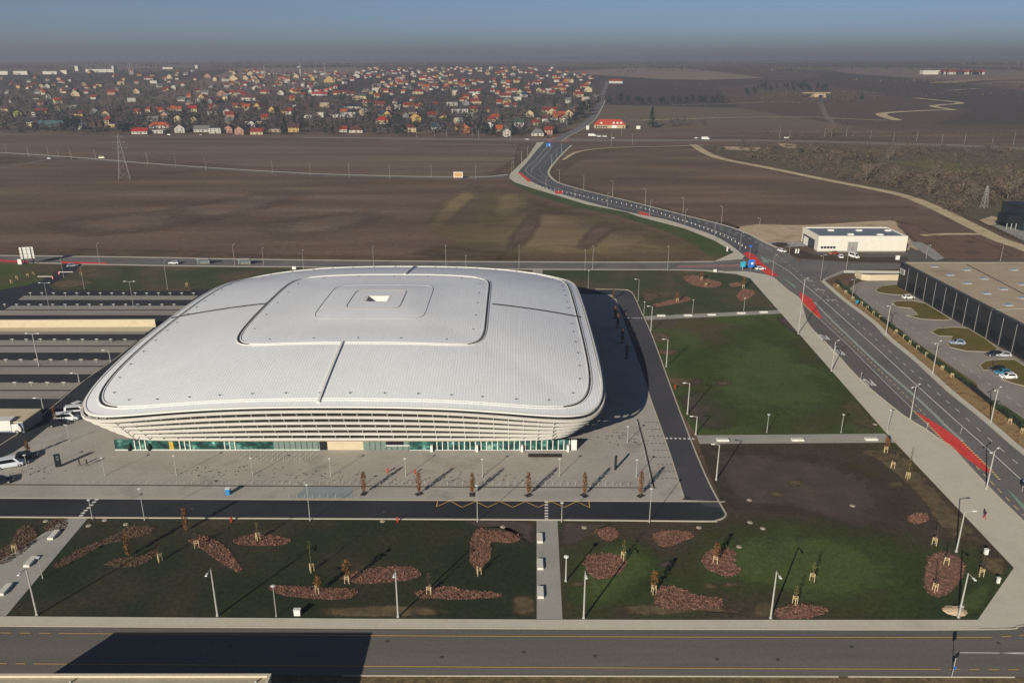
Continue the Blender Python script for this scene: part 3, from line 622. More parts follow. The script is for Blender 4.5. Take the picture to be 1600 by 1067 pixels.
roof = b.build('roof', m_roof, arena)
def ring(name, u, w, h, m, parent, n=9, lift=.1, sides=False):
    b = MB(); N = 192; P0 = loop(AA * (1 - u) - w / 2, n=n); P1 = loop(AA * (1 - u) + w / 2, n=n); L = []
    for (x0, y0), (x1, y1) in zip(P0, P1):
        z0, z1 = z_roof(x0, y0) + lift, z_roof(x1, y1) + lift
        L += [(x0, y0, z0 - .3), (x0, y0, z0 + h), (x1, y1, z1 + h), (x1, y1, z1 - .3)]
    b.add(L, [(4 * i + k, 4 * i + k + 1, (4 * i + 5 + k) % (4 * N), (4 * i + 4 + k) % (4 * N))[::-1] for i in range(N) for k in range(3) if not (sides and abs(P0[i][0]) < .86 * (AA * u) and abs(P0[i][1]) > .9 * AB * u)])
    return b.build(name, m, parent)
ring('ring_upstand', .525, .14, .04, m_trim, roof, 9); ring('ring_joint', .519, .26, .02, m_joint, roof, 9, .1, True); ring('ring_upstand', .512, .14, .04, m_trim, roof, 9)
ring('ring_upstand', .245, .07, .015, plain('grey_trim', '9da19f', .5), roof, 9)
ring('ring_upstand', .122, .1, .03, plain('tan_trim', '9a9284', .5), roof, 9)
ring('gutter_upstand', .949, .16, .05, m_trim, roof, 9); ring('gutter', .943, .24, .015, m_joint, roof, 9, .1, True); ring('gutter_upstand', .937, .16, .05, m_trim, roof, 9)
ring('edge_trim', .987, .35, .05, m_trim, roof, 9)
for name, pts, w, h, m in [('ridge_strip', [(-3.2, y) for y in range(-57, -30, 2)], .5, .3, m_trim), ('ridge_strip', [(3.5, y) for y in range(31, 58, 2)], .5, .3, m_trim),
                           ('expansion_joint', [(x, 0) for x in range(-56, -29, 2)], .5, .14, m_joint), ('expansion_joint', [(x, 0) for x in range(31, 57, 2)], .5, .14, m_joint)]:
    b = MB(); b.ridge([Vector((x, y, z_roof(x, y))) for x, y in pts], w, 0, h + .06); b.build(name, m, roof)
# skylight well at the crown
b = MB(); zt = z_roof(0, HY) - .12
for c, d in (((0, -HY - .3, zt - 3), (2 * HX + 1.2, .5, 3.12)), ((0, HY + .3, zt - 3), (2 * HX + 1.2, .5, 3.12)), ((-HX - .3, 0, zt - 3), (.5, 2 * HY + .1, 3.12)), ((HX + .3, 0, zt - 3), (.5, 2 * HY + .1, 3.12))): b.box(c, d)
b.build('well_frame', m_trim, roof)
b = MB(); b.box((0, 0, zt - 2.4), (2 * HX, 2 * HY, .3)); b.box((.6, .2, zt - 2.1), (1.6, 1.2, .7)); b.box((1.6, -.8, zt - 2.1), (.7, .7, .5)); b.build('well_floor', plain('well_membrane', 'b9b7b0', .7), roof)
def even(d, n):
    P = loop(d, N=600); P.append(P[0]); L = [0]
    for a_, b_ in zip(P, P[1:]): L.append(L[-1] + math.hypot(a_[0] - b_[0], a_[1] - b_[1]))
    o = []; j = 0
    for k in range(n):
        while L[j + 1] < L[-1] * k / n: j += 1
        o.append(P[j])
    return o
for k, (x, y) in enumerate(even(AA * .095, 58)):
    b = MB(); z = z_roof(x, y); b.box((x, y, z), (.2, .2, .26), k * .7); b.tube((x - .4, y, z + .2), (x + .4, y, z + .22), .035, n=4); b.build('roof_anchor', plain('anchor_grey', '55585b'), roof)
for k, (x, y) in enumerate(even(AA * .53, 20)):
    b = MB(); z = z_roof(x, y); b.box((x, y, z), (.25, .25, .2), k * .7); b.build('roof_vent', plain('anchor_grey', ''), roof)
# facade bands
def bandloop(k):
    f = k / 5.0
    return AA - 5.4 * f, AB - 8.0 * f, 9 + 3 * f
Z0B = 2.45
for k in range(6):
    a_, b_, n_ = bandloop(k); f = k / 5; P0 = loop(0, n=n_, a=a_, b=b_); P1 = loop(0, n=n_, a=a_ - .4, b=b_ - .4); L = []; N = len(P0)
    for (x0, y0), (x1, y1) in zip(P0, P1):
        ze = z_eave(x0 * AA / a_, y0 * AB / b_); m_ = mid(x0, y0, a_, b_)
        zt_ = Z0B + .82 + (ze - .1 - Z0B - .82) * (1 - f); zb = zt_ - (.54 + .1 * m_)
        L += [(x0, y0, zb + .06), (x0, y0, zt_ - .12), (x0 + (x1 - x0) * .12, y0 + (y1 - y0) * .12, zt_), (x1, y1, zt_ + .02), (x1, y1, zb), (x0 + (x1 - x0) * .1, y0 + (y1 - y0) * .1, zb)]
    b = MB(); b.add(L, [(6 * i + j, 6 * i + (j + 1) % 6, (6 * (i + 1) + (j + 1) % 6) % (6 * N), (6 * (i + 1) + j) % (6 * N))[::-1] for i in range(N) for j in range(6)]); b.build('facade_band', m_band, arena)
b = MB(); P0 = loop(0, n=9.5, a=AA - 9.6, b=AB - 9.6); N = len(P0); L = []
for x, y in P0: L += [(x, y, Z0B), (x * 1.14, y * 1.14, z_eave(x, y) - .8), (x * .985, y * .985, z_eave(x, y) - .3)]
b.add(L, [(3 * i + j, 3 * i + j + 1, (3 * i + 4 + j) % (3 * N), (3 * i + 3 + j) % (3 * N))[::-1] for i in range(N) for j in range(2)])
m_inner = mat('recessed_glazing', [(0, '07090b'), (.5, '0f1718'), (.8, '1d2b2b'), (1, '363a38')], .35, .9, .5, rough=.2, spec=.6, stretch=(0, 1.5)); b.build('recessed_wall', m_inner, arena)  # glazing colour darkened to stand in for shade behind the bands
b = MB(); b.poly([(x, y) for x, y in loop(0, n=9, a=AA - 8.2, b=AB - 8.2)], Z0B + .02); b.build('soffit', m_conc, arena)
for k in range(30):                        # slim posts between the bands
    x = -45 + k * 3.1
    b = MB(); y = -AB; b.tube((x, y + 8.7, Z0B), (x, y + .9, z_eave(x, -AB) - .6), .09, n=5); b.build('facade_post', m_trim, arena)
# ground floor
gx0, gx1, gy = -47.8, 52.6, 155.9 - AC[1]
m_gl = mat('green_glazing', [(0, '081b1a'), (.35, '143b38'), (.6, '28564f'), (.85, '5f8d82'), (1, 'a5c2b6')], .5, .9, .45, rough=.1, spec=.7, stretch=(0, 1, 1))  # dark and pale mottling paints shadows and bright panels into the glass
def gwall(name, x0, x1, m, y=gy, z0=0, z1=Z0B, t=.4):
    b = MB(); b.box(((x0 + x1) / 2, y + t / 2, z0), (x1 - x0, t, z1 - z0)); return b.build(name, m, arena)
xg = lambda px: (px - 800) / FPX * 173.5 - AC[0]
gwall('glass_front', xg(180), xg(428), m_gl); gwall('panel_wall', xg(428), xg(500), plain('green_grey_panel', '6d7d74', .6)); gwall('entrance_reveal', xg(500), xg(512), m_dark, gy + .02)
gwall('entrance_wall', xg(512), xg(568), m_conc, gy + .01); gwall('panel_wall', xg(568), xg(640), plain('green_grey_panel', '')); gwall('glass_front', xg(640), xg(892), m_gl)
gwall('service_window', xg(604), xg(631), m_dark, gy - .03, 1.3, 2.3, .1); gwall('window_sill', xg(603), xg(640), m_trim, gy - .12, 1.05, 1.25, .2)
gwall('corner_panel', xg(892), xg(901), m_trim, gy - .1)
b = MB(); b.poly(loop(0, n=9, a=50.2, b=49.7), .03); L = []
P0 = loop(0, n=9, a=50.2, b=49.7); N = len(P0)
for x, y in P0: L += [(x, y, 0), (x, y, Z0B)]
b.add(L, [(2 * i, 2 * i + 1, (2 * i + 3) % (2 * N), (2 * i + 2) % (2 * N))[::-1] for i in range(N)]); b.build('ground_floor_wall', plain('side_wall', '5a5f5f', .6), arena)
mull = [212, 220, 228.5, 282, 290, 298, 352, 360, 368] + [683 + 8.6 * k for k in range(25)]
for px in mull: gwall('mullion', xg(px) - .09, xg(px) + .09, m_trim, gy - .16, 0, Z0B, .16)
for px in [436 + 8.8 * k for k in range(8)] + [578 + 8.6 * k for k in range(8)]: gwall('panel_joint', xg(px) - .05, xg(px) + .05, m_dark, gy - .03, 0, Z0B, .03)
for px in (675, 745.5, 815.5, 887): gwall('buttress', xg(px) - .25, xg(px) + .25, m_trim, gy - 1.0, 0, 1.5, .8)
for px in (269,): gwall('yellow_door', xg(px) - .5, xg(px) + .4, plain('yellow_paint', 'b59a3a', .6), gy - .06, 0, 2.1, .06)
gwall('floor_grille', xg(825), xg(877), mat('drain_grating', []), gy - 3.4, .09, .12, 1.6)
gwall('plinth', xg(180), xg(500), m_trim, gy - .22, 0, .22, .22); gwall('plinth', xg(640), xg(892), m_trim, gy - .22, 0, .18, .05)

# ------------------------------------------------------------------ haze
b = MB(); b.box((0, 8500, -1), (29000, 18600, 248)); hz_o = b.build('haze', None); hz_o['kind'] = 'stuff'
hm = bpy.data.materials.new('haze_air'); hm.use_nodes = True; hn = hm.node_tree; hn.nodes.remove(hn.nodes['Principled BSDF'])
pv = hn.nodes.new('ShaderNodeVolumePrincipled'); pv.inputs['Color'].default_value = (.34, .38, .46, 1); pv.inputs['Density'].default_value = .00025; pv.inputs['Anisotropy'].default_value = .1
hn.links.new(pv.outputs[0], hn.nodes['Material Output'].inputs['Volume'])
hz_o.data.materials.clear(); hz_o.data.materials.append(hm)

# ------------------------------------------------------------------ right hand buildings
def label_o(o, label, cat, group=None): return tag(o, label, cat, group)
# dark long warehouse
w0 = G(1405, 447); w1 = G(1590, 560); hh = 9.1
X0 = (w0.x + w1.x) / 2; Y1 = w0.y; Y0 = 168.0; WD = 90
wh = thing('warehouse', 'long dark grey warehouse with flat beige roof beside the small car park', 'warehouse', (X0, Y1, 0))
m_whw = mat('dark_cladding', ['26282c', '2d2f33', '1f2226'], .2, 1, .12, rough=.45, stretch=(0, 6))
b = MB(); b.box((WD / 2, (Y0 - Y1) / 2, 0), (WD, Y1 - Y0, hh)); b.build('wall', m_whw, wh)
b = MB(); b.box((WD / 2, (Y0 - Y1) / 2, hh), (WD - .8, Y1 - Y0 - .8, .12)); rf = b.build('roof', mat('beige_roof', ['a3947b', 'ad9e86', '978871'], .06, 1.5, .12), wh)
b = MB()
for c, d in (((.2, (Y0 - Y1) / 2, hh), (.5, Y1 - Y0, .5)), ((WD / 2, .02, hh), (WD, .4, .45))): b.box(c, d)
b.build('parapet', plain('dark_coping', '3a3d42', .4), wh)
b = MB(); b.box((WD / 2, -.6, hh + .12), (WD - 3, .9, .1)); b.build('roof_edge_strip', plain('pale_strip', 'a39a88', .7), rf)
for k, px in enumerate(((1459, 417), (1510, 422), (1484, 430), (1537, 436), (1511, 443), (1567, 452), (1541, 459), (1584, 422), (1597, 445), (1575, 477), (1597, 466))):
    p = G(*px, hh + .12); s_ = MB(); s_.box((p.x - X0, p.y - Y1, hh + .12), (2.4, 1.8, .22)); sk = s_.build('skylight_kerb', plain('kerb_grey', 'a9a59a'), rf)
    s_ = MB(); s_.box((p.x - X0, p.y - Y1, hh + .341), (2.3, 1.7, .25), 0, (.6, .6)); s_.build('skylight', plain('skylight_plastic', '75849a', .5, .3), sk)
b = MB(); b.strip([G(1510, 413, hh + .13) - Vector((X0, Y1, 0)), G(1605, 462, hh + .13) - Vector((X0, Y1, 0))], .5, .01); b.build('roof_gutter', m_dark, rf)
b = MB(); b.strip([G(1550, 484, hh + .13) - Vector((X0, Y1, 0)), G(1680, 480, hh + .13) - Vector((X0, Y1, 0))], .5, .015); b.build('roof_gutter', m_white, rf)
for k in range(12):
    y = -7 - k * 6.6
    b = MB(); b.tube((-.12, y, 0), (-.12, y, hh - .4), .07, n=5); b.build('downpipe', plain('pipe_grey', '8d8b86'), wh)
    b = MB(); b.box((-.05, y - 3.3, 1.0), (.12, 4.6, 2.6)); b.build('window', plain('dark_pane', '1d2126', .5, .2), wh)
b = MB(); b.box((3.4, .06, 5.0), (5.4, .14, 2.2)); b.build('window', m_white, wh)
b = MB(); b.box((-.06, -2.4, 5.2), (.14, 3.4, 2.0)); fw = b.build('window', m_white, wh)
for k in range(4):
    b = MB(); b.box((-.15, -1.4 - k * .75, 5.3), (.08, .4, 1.8)); b.build('pane', m_dark, fw)
for k, (px, py) in enumerate(((1462, 408), (1468, 408), (1474, 408), (1488, 407))):
    pass
# white hall
a0, a1 = G(1276.5, 394), G(1419, 396); a2 = G(1255, 378.5); hh2 = 6.7
wx, wy = a1.x - a0.x, a2.y - a0.y
wb = thing('white_hall', 'small white industrial hall with grey roof and roller door beside the avenue', 'hall', (a0.x, a0.y, 0))
m_cream = mat('cream_cladding', ['d2cdbf', 'd8d3c6'], .2, .8, .05, rough=.5, stretch=(0, 5))
b = MB(); b.box((wx / 2, wy / 2, .5), (wx, wy, hh2 - .5)); b.build('wall', m_cream, wb)
b = MB(); b.box((wx / 2, wy / 2, 0), (wx - .3, wy - .3, .5)); b.build('plinth', plain('grey_plinth', '8b8579', .8), wb)
b = MB(); b.box((wx / 2, wy / 2, hh2 - .15), (wx - 1.4, wy - 1.4, .2)); wr = b.build('roof', mat('grey_membrane', ['6a7078', '747a82'], .1, 1, .08, rough=.5), wb)
b = MB()
for c, d in (((wx / 2, .35, hh2), (wx, .7, .5)), ((wx / 2, wy - .35, hh2), (wx, .7, .5)), ((.35, wy / 2, hh2), (.7, wy - 1.4, .5)), ((wx - .35, wy / 2, hh2), (.7, wy - 1.4, .5))): b.box(c, d)
b.build('parapet', m_cream, wb)
for px in ((1298, 360.5), (1342, 360.8), (1387, 361), (1329, 367), (1375, 367.5)):
    p = G(*px, hh2 + .05); b = MB(); b.box((p.x - a0.x, p.y - a0.y, hh2 + .05), (2.6, 1.6, .6), 0, (.8, .8)); b.build('skylight', m_white, wr)
b = MB(); b.box((13.2 + 2.2, -.05, 0), (4.3, .2, 4.6)); rd = b.build('roller_door', mat('grey_door', ['8c8a88', '94928f'], .3, 3, .08), wb)
b = MB(); b.box((15.4, -.18, .3), (.9, .06, 2)); b.build('wicket', plain('door_panel', '7c7a78'), rd)
b = MB(); b.box((4.6, -.04, 1.5), (7.2, .12, 1.3)); wi = b.build('window', m_white, wb)
for k in range(5):
    b = MB(); b.box((1.9 + k * 1.36, -.12, 1.65), (1.1, .06, 1)); b.build('pane', m_dark, wi)
b = MB(); b.box((-.06, wy / 2 + 1, .2), (.14, wy - 6, 4.4)); gd = b.build('dark_front', plain('dark_panel', '3c3d42', .5), wb)
b = MB(); b.box((-.18, wy - 6, .2), (.1, 5.4, 3.6)); b.build('gate_frame', m_white, gd)
# dark far building at the right edge
p0 = G(1596, 361)
fb = thing('dark_office', 'dark green block with overhanging box at the right edge of the picture', 'building', (p0.x, p0.y, 0))
m_teal = plain('dark_teal_cladding', '232c30', .4)
b = MB(); b.box((9, 10, 0), (18, 20, 11)); b.build('wall', m_teal, fb)
b = MB(); b.box((9, 10, 11), (18.6, 20.6, .4)); b.build('roof', m_dark, fb)
b = MB(); b.box((-3.2, 7, 3.4), (6.4, 9, 4)); b.build('upper_box', m_dark, fb)
for k in range(3):
    b = MB(); b.box((-6 + 2.3 * k, 3, 0), (.3, .3, 3.4)); b.build('column', m_steel, fb)
b = MB(); b.box((6, -.05, 1), (7, .12, 2.6)); b.build('window', plain('dark_pane', ''), fb)
# concrete retaining wall by the lot, railing wall
def wallthing(name, label, pts, h, w, m, cat='wall', base=0):
    o = thing(name, label, cat, pts[0]); b = MB(); q = [Vector(p) - pts[0] for p in pts]
    b.ridge(q, w, base, h); b.build('wall', m, o); b = MB(); b.ridge([v for v in q], w + .12, h - .001, h + .1); b.build('coping', plain('wall_coping', 'c9bea6', .7), o); return o
wallthing('retaining_wall', 'low beige concrete retaining wall behind the end of the small car park', W([(1336, 432), (1346, 437.5), (1358, 438.5), (1405, 438)]), 2.2, .4, m_conc)
wallthing('ramp_parapet', 'grey ramp parapet between the avenue verge and the small car park', W([(1287, 440.5), (1300, 434), (1318, 426.5), (1408, 427.5)]), .9, .25, plain('grey_parapet', '9aa09e', .6))
p_ = W([(-150, 512), (0, 512), (244, 511)])
wallthing('retaining_wall', 'long sunlit beige retaining wall crossing the terraced car park', p_, 2.5, .5, m_conc)
b = MB(); b.poly([G(-150, 513), G(240, 512), G(232, 518.6), G(-150, 518.6)], .1); struct(b.build('car_park_walk', m_conc))
q0 = [G(-80, 661), G(40, 661), G(62, 639 + 12), G(-80, 651)]
rw = thing('ramp_building', 'low flat beige roofed ramp building beside the white truck', 'building', (q0[0].x, q0[0].y, 0)); o_ = Vector((q0[0].x, q0[0].y, 0))
def rel(px, z): p = G(*px, z); return (p.x - o_.x, p.y - o_.y)
b = MB(); b.prism([rel(p, 2.6) for p in [(-90, 659), (35, 660), (64, 640), (-90, 639.5)]], 0, 2.6); b.build('wall', plain('shade_blue_wall', '6f7a84', .7), rw)  # blue shade of the end face is put into the wall colour
b = MB(); b.prism([rel(p, 2.6) for p in [(-90, 659.4), (35.5, 660.4), (65, 639.6), (-90, 639.1)]], 2.601, 2.8); b.build('roof', m_conc, rw)
# building under the drone: its roof edge and its shadow on the road
nb = thing('near_building', 'pale flat roof edge of a building at the lower left corner', 'building', (-68.3, 80.4, 0))
b = MB(); b.box((19, -22, 0), (38, 44, 7.2)); b.build('wall', m_conc, nb)
b = MB(); b.box((19, -22, 7.201), (37.4, 43.4, .05)); b.build('roof', mat('pale_gravel', ['a59c85', 'b1a890'], .5, 4, .15), nb)
b = MB()
for c, d in (((19, -.15, 7.2), (38.2, .4, .35)), ((37.9, -22, 7.2), (.4, 43.3, .35)), ((.1, -22, 7.2), (.4, 43.3, .35))): b.box(c, d)
b.build('parapet', plain('wall_coping', ''), nb)
for k in range(2):
    b = MB(); b.box((13.5 + k * 23, -1.2, 7.25), (.2, .2, .35)); b.build('roof_vent', m_steel, nb)

# ------------------------------------------------------------------ lamps
LM = {}
def mesh_once(key, fn):
    if key not in LM: LM[key] = fn()
    return LM[key]
def lamp(px, py, ty, kind, arm, label, group=None, name='street_lamp'):
    b0 = G(px, py); h = round(height_to(b0, ty) * 2) / 2; h = max(h, 2.5)
    o = thing(name, label, 'lamp post', b0, R(arm), group)
    far = b0.y > 260; r = (.12 if kind != 'disc' else .06) if not far else .08 + (b0.y - 260) * .00009
    def pole():
        b = MB(); b.lathe((0, 0, 0), [(r * 1.9, 0), (r * 1.9, .25), (r * 1.25, .3), (r * .75, h)], 7); return b.mesh('pole', m_steel if not far else m_thin)
    link('pole', mesh_once(('pole', h, round(r, 2)), pole), o)
    def armm(sg, L):
        b = MB(); b.tube((0, 0, h - .08), (sg * L, 0, h + .12), .05 + max(0, r - .08) * .5, .04 + max(0, r - .08) * .5, 5); return b.mesh('arm', m_steel)
    def headm(sg, L):
        b = MB(); b.box((sg * (L + .3), 0, h + .06), (.75, .3 + max(0, r - .08), .12), 0, (.85, .7)); return b.mesh('lamp_head', m_head)
    if kind == 'ball':
        def hd():
            b = MB(); b.lathe((0, 0, h), [(.1, 0), (.3, .05), (.42, .25), (.4, .32), (.15, .42)], 10); return b.mesh('lamp_head', m_head)
        link('lamp_head', mesh_once(('ball', h), hd), o); return o
    if kind == 'disc':
        def hd():
            b = MB(); b.lathe((0, 0, h), [(.05, 0), (.32, .04), (.32, .1), (.05, .14)], 10); return b.mesh('lamp_head', m_head)
        link('lamp_head', mesh_once(('disc', h), hd), o); return o
    L = 1.3 if kind != 'park' else 1.0
    for sg in ((1, -1) if kind == 'double' else (1,)):
        link('arm', mesh_once(('arm', h, sg, L, round(r, 2)), lambda: armm(sg, L)), o); link('lamp_head', mesh_once(('head', h, sg, L, round(r, 2)), lambda: headm(sg, L)), o)
    return o
def lamp_row(pts, kind, arm, adj, where, group, name='street_lamp', off=None):
    for i, p in enumerate(pts):
        lab = '%s, %s from the left %s' % (adj, nth(i + 1), where)
        k = p[3] if len(p) > 3 else kind; a = p[4] if len(p) > 4 else arm
        lamp(p[0], p[1], p[2], k, a, lab, group, name)
lamp_row([(58, 961, 889), (340, 962, 888), (622, 964, 890), (912, 966, 892), (1204, 966, 893), (1497.5, 964.5, 895)], 'road', -90, 'tall grey single arm lamp post', 'along the near pavement', 'lamps along the near pavement')
lamp_row([(144.5, 811, 780), (226, 812.5, 765), (484.5, 813.5, 757), (746, 815, 760), (877.5, 815.5, 784), (1014.5, 816, 762)], 'disc', 90, 'slim grey lamp post', 'along the front arena road', 'lamps along the front arena road')
lamp_row([(45, 742, 712), (164, 743, 715), (276, 743, 713), (395, 743, 714), (517, 744, 715), (634, 744, 715), (754, 745, 716), (874, 744.5, 718), (994, 746, 718)], 'disc', 0, 'short thin lamp post', 'on the front plaza', 'thin lamps on the front plaza')
lamp(109, 690, 664, 'disc', 0, 'short thin lamp post beside the left front corner of the arena'); lamp(980, 692, 666, 'disc', 0, 'short thin lamp post between arena shadow and right plaza bollards')
lamp(67, 903.5, 869, 'disc', 0, 'short lamp post beside the left footpath and lowest tall lamp', None, 'park_lamp'); lamp(884, 908, 870, 'ball', 0, 'short lamp post with round head beside the middle footpath', None, 'park_lamp')
lamp(432, 963, 914, 'disc', 0, 'camera pole with ring head on the front lawn beside the white cabinet', None, 'park_lamp')
lamp_row([(997, 471, 437), (1006, 492, 472, 'disc'), (1017, 517, 479), (1041, 573, 531), (1074, 647, 600), (1087, 679, 650), (1119, 750, 694)], 'park', 180, 'pale park lamp with short arm', 'along the right arena road', 'lamps along the right arena road', 'park_lamp')
lamp_row([(1082, 489, 468), (1162, 486, 465)], 'disc', 0, 'small pale path lamp', 'on the upper cross path', 'lamps on the upper path', 'park_lamp')
lamp_row([(1198, 676, 648), (1314, 676, 647), (1386, 675, 640)], 'disc', 0, 'small pale path lamp', 'on the lower cross path', 'lamps on the lower path', 'park_lamp')
lamp(919, 450, 423, 'disc', 0, 'slim lamp post on the lawn behind the arena right corner')
lamp_row([(1156, 391, 366), (1206, 435, 400), (1247, 522, 437, 'road'), (1299, 580, 533), (1422, 655, 604, 'double', 38), (1541, 764, 703, 'double', 38), (1494, 862, 798, 'road', 0)], 'road', 40, 'tall avenue lamp', 'on the near footpath side', 'avenue lamps on the footpath side')
lamp_row([(1233, 397, 382), (1282, 437, 400), (1331, 466, 437), (1384, 523, 478), (1457, 584, 535), (1548, 660, 608)], 'double', 40, 'twin arm avenue lamp', 'on the warehouse side', 'avenue lamps on the warehouse side')
lamp_row([(1322, 422, 382), (1447, 404, 382), (1563, 408, 381)], 'road', -90, 'tall pale yard lamp', 'beside the warehouse access road', 'yard lamps')
lamp_row([(862, 259, 243), (870, 248, 235), (877.5, 239, 224), (874, 286, 265), (912, 297, 274), (957, 308, 283), (1008, 320, 295), (1067, 334, 308), (1127, 351, 323), (1187, 351, 341)], 'road', -140, 'far avenue lamp', 'on the ploughed field side', 'far avenue lamps on the field side')
lamp_row([(802, 264, 247), (799, 280, 253), (815, 254, 237), (824, 244, 230), (853, 296, 277), (898, 311, 295), (949, 325, 302), (1015, 338.5, 314), (1070, 354, 328), (1116, 375, 347)], 'road', 50, 'far avenue lamp', 'on the green verge side', 'far avenue lamps on the verge side')
lamp_row([(100, 434, 403), (156, 413, 381), (132, 452, 418), (262, 452, 408), (367, 415, 384), (412, 415, 389), (475, 425, 392), (584, 416.5, 386), (697, 417.5, 386), (728, 418, 401), (811, 421, 386), (914, 423, 392), (926, 420, 387), (1043, 423, 387)], 'road', 90, 'thin pale lamp post', 'along the road behind the arena', 'lamps along the back road')
lamp_row([(10, 239, 226), (45, 246, 229), (76, 246, 230), (92, 246, 233), (112, 249, 234), (150, 250, 234), (231, 257, 240), (275, 262, 245), (322, 267, 246), (426, 271, 252), (485, 275, 255), (546, 277, 256), (609, 279, 258), (674, 277.5, 259), (743, 280, 259)], 'road', -90, 'thin field road lamp', 'along the field road', 'lamps along the field side road')
lamp_row([(638, 212, 199), (651, 215, 200), (679, 214, 200), (698, 214, 201), (738, 215, 202), (748, 217, 202), (798, 219, 204), (861, 213, 200), (955, 229, 206), (971, 213, 201), (988, 226, 210), (1218, 216, 199), (1233, 219, 203), (1288, 215, 201), (1322, 214, 200), (1360, 217, 203), (1396, 221, 208), (1432, 221, 205), (1471, 225, 210), (1507, 224, 208), (1549, 230, 214), (1583, 227, 205)], 'disc', 0, 'pale wooden power pole', 'along the village road', 'power poles along the village road', 'power_pole')
lamp_row([(61, 572, 522), (77, 482, 442), (209, 482, 440)], 'double', 0, 'tall car park mast with twin lamps', 'between the parking bays', 'car park masts')
lamp_row([(68, 640, 621), (124, 597, 582), (173, 566, 549)], 'road', 180, 'dark lamp post', 'at the kerb end of the parking bays', 'lamps at the kerb of the car park')
# low parking lamps
n = 0
for y, x0, x1, st in ((462, 48, 310, 18.2), (480, 8, 285, 18.9), (535, 20, 200, 22), (567, 10, 155, 23.5), (603, 24, 110, 25.5)):
    x = x0; i = 0; n += 1
    while x < x1:
        i += 1; p = G(x, y); o = thing('bay_light', 'low T-shaped light, %s from left in %s parking row' % (nth(i), nth(n)), 'light', p, 0, 'low lights between the parking bays')
        def f1():
            b = MB(); b.box((0, 0, 0), (.1, .1, 1.0)); return b.mesh('post', m_steel)
        def f2():
            b = MB(); b.box((0, 0, 1.0), (1.0, .3, .1)); return b.mesh('lamp_head', m_white)
        link('post', mesh_once('bl1', f1), o); link('lamp_head', mesh_once('bl2', f2), o); x += st
# bollards
def bol():
    b = MB(); b.lathe((0, 0, 0), [(.045, 0), (.045, .85), (.03, .9)], 6); return b.mesh('bollard', m_steel)
def bollard_row(pts, where, group):
    for i, p in enumerate(pts): tag(link('bollard', mesh_once('bol', bol), None, G(*p)), 'slim pale bollard, %s from left %s' % (nth(i + 1), where), 'bollard', group)
bollard_row([(112 + k * 11.75, 755.5 + k * .055) for k in range(75)], 'at the front plaza edge', 'bollards along the front edge of the plaza')
bollard_row([(452 + k * 12.1, 778) for k in range(10)], 'beside the bluish paving', 'bollards beside the bluish paving')
bollard_row([(4, 752), (16, 735), (45, 725), (52, 713), (59, 709), (65, 703), (71, 699), (95, 682), (104, 669), (111, 665), (117, 661)], 'along the parked vans', 'bollards along the parked vans')
bollard_row([(996 + k * 2.1, 664 + k * 9) for k in range(11)], 'on the right plaza side', 'bollards along the right side of the plaza')
# bicycle hoops
def hoop():
    b = MB()
    pts = [(-.4, 0, 0), (-.4, 0, .7), (-.25, 0, .85), (.25, 0, .85), (.4, 0, .7), (.4, 0, 0)]
    for p, q in zip(pts, pts[1:]): b.tube(p, q, .035, n=5)
    return b.mesh('bicycle_hoop', m_steel)
for r_, y in (('back', 710.5), ('front', 718.5)):
    for k in range(14): tag(link('bicycle_hoop', mesh_once('hoop', hoop), None, G(376 + k * 8.6, y), R(70)), 'steel bicycle hoop, %s from left in the %s row' % (nth(k + 1), r_), 'bike rack', 'bicycle hoops in front of the arena')
# flexible posts on the median
def flex():
    b = MB(); b.lathe((0, 0, 0), [(.13, 0), (.13, .05), (.05, .06), (.05, .75)], 6); return b.mesh('marker_post', plain('post_plastic', '5c6661', .6))
def walk(px, n, step):
    P = W(px, n); o = [P[0]]; acc = 0
    for a_, b_ in zip(P, P[1:]):
        L = (b_ - a_).length; t = step - acc
        while t <= L: o.append(a_.lerp(b_, t / L)); t += step
        acc = (acc + L) % step
    return o
for i, p in enumerate(walk([(q[0] + 3, q[1] - .5) for q in med], 4, 2.3)[:75]): tag(link('marker_post', mesh_once('flex', flex), None, p), 'grey marker post, %s from far end of median strip' % nth(i + 1), 'marker post', 'marker posts on the near median')
def flexw():
    b = MB(); b.box((0, 0, 0), (.5, .5, .12)); b.box((0, 0, .12), (.22, .22, .7)); return b.mesh('marker_post', m_white)
for i, p in enumerate(walk([(838, 292), (870, 299), (900, 305), (950, 315), (1000, 325), (1040, 337), (1075, 348), (1110, 361), (1140, 374), (1165, 388)], 4, 4.2)[:80]): tag(link('marker_post', mesh_once('flexw', flexw), None, p), 'white marker post, %s from far end of avenue curve' % nth(i + 1), 'marker post', 'white marker posts on the far curve')

# ------------------------------------------------------------------ benches, boxes, signs, bins
def bench(px, rz, label):
    o = thing('bench', label, 'bench', G(*px), rz, 'concrete benches on the footpaths')
    def f1():
        b = MB(); b.box((0, 0, .06), (2.7, 1.0, .42), 0, (.985, .96)); return b.mesh('seat', plain('white_concrete', 'cfcbc0', .6))
    def f2():
        b = MB(); b.box((0, 0, 0), (2.4, .75, .09)); return b.mesh('base', m_dark)
    link('seat', mesh_once('be1', f1), o); link('base', mesh_once('be2', f2), o)
d_ = G(8, 922) - G(84, 837); ang = math.atan2(d_.y, d_.x)
for px, l in (((84.5, 837), 'uppermost'), ((48, 879), 'middle'), ((8.5, 922.5), 'lowest')): bench(px, ang, '%s white block bench on the left slanting footpath' % l)
for px, l in (((843.5, 842), 'uppermost'), ((844, 883), 'middle'), ((844.5, 927), 'lowest')): bench(px, R(90), '%s white block bench on the middle footpath' % l)
for px, l in (((1129, 688.5), 'left'), ((1246, 688), 'middle'), ((1361, 687), 'right')): bench(px, 0, '%s white block bench on the lower cross path' % l)
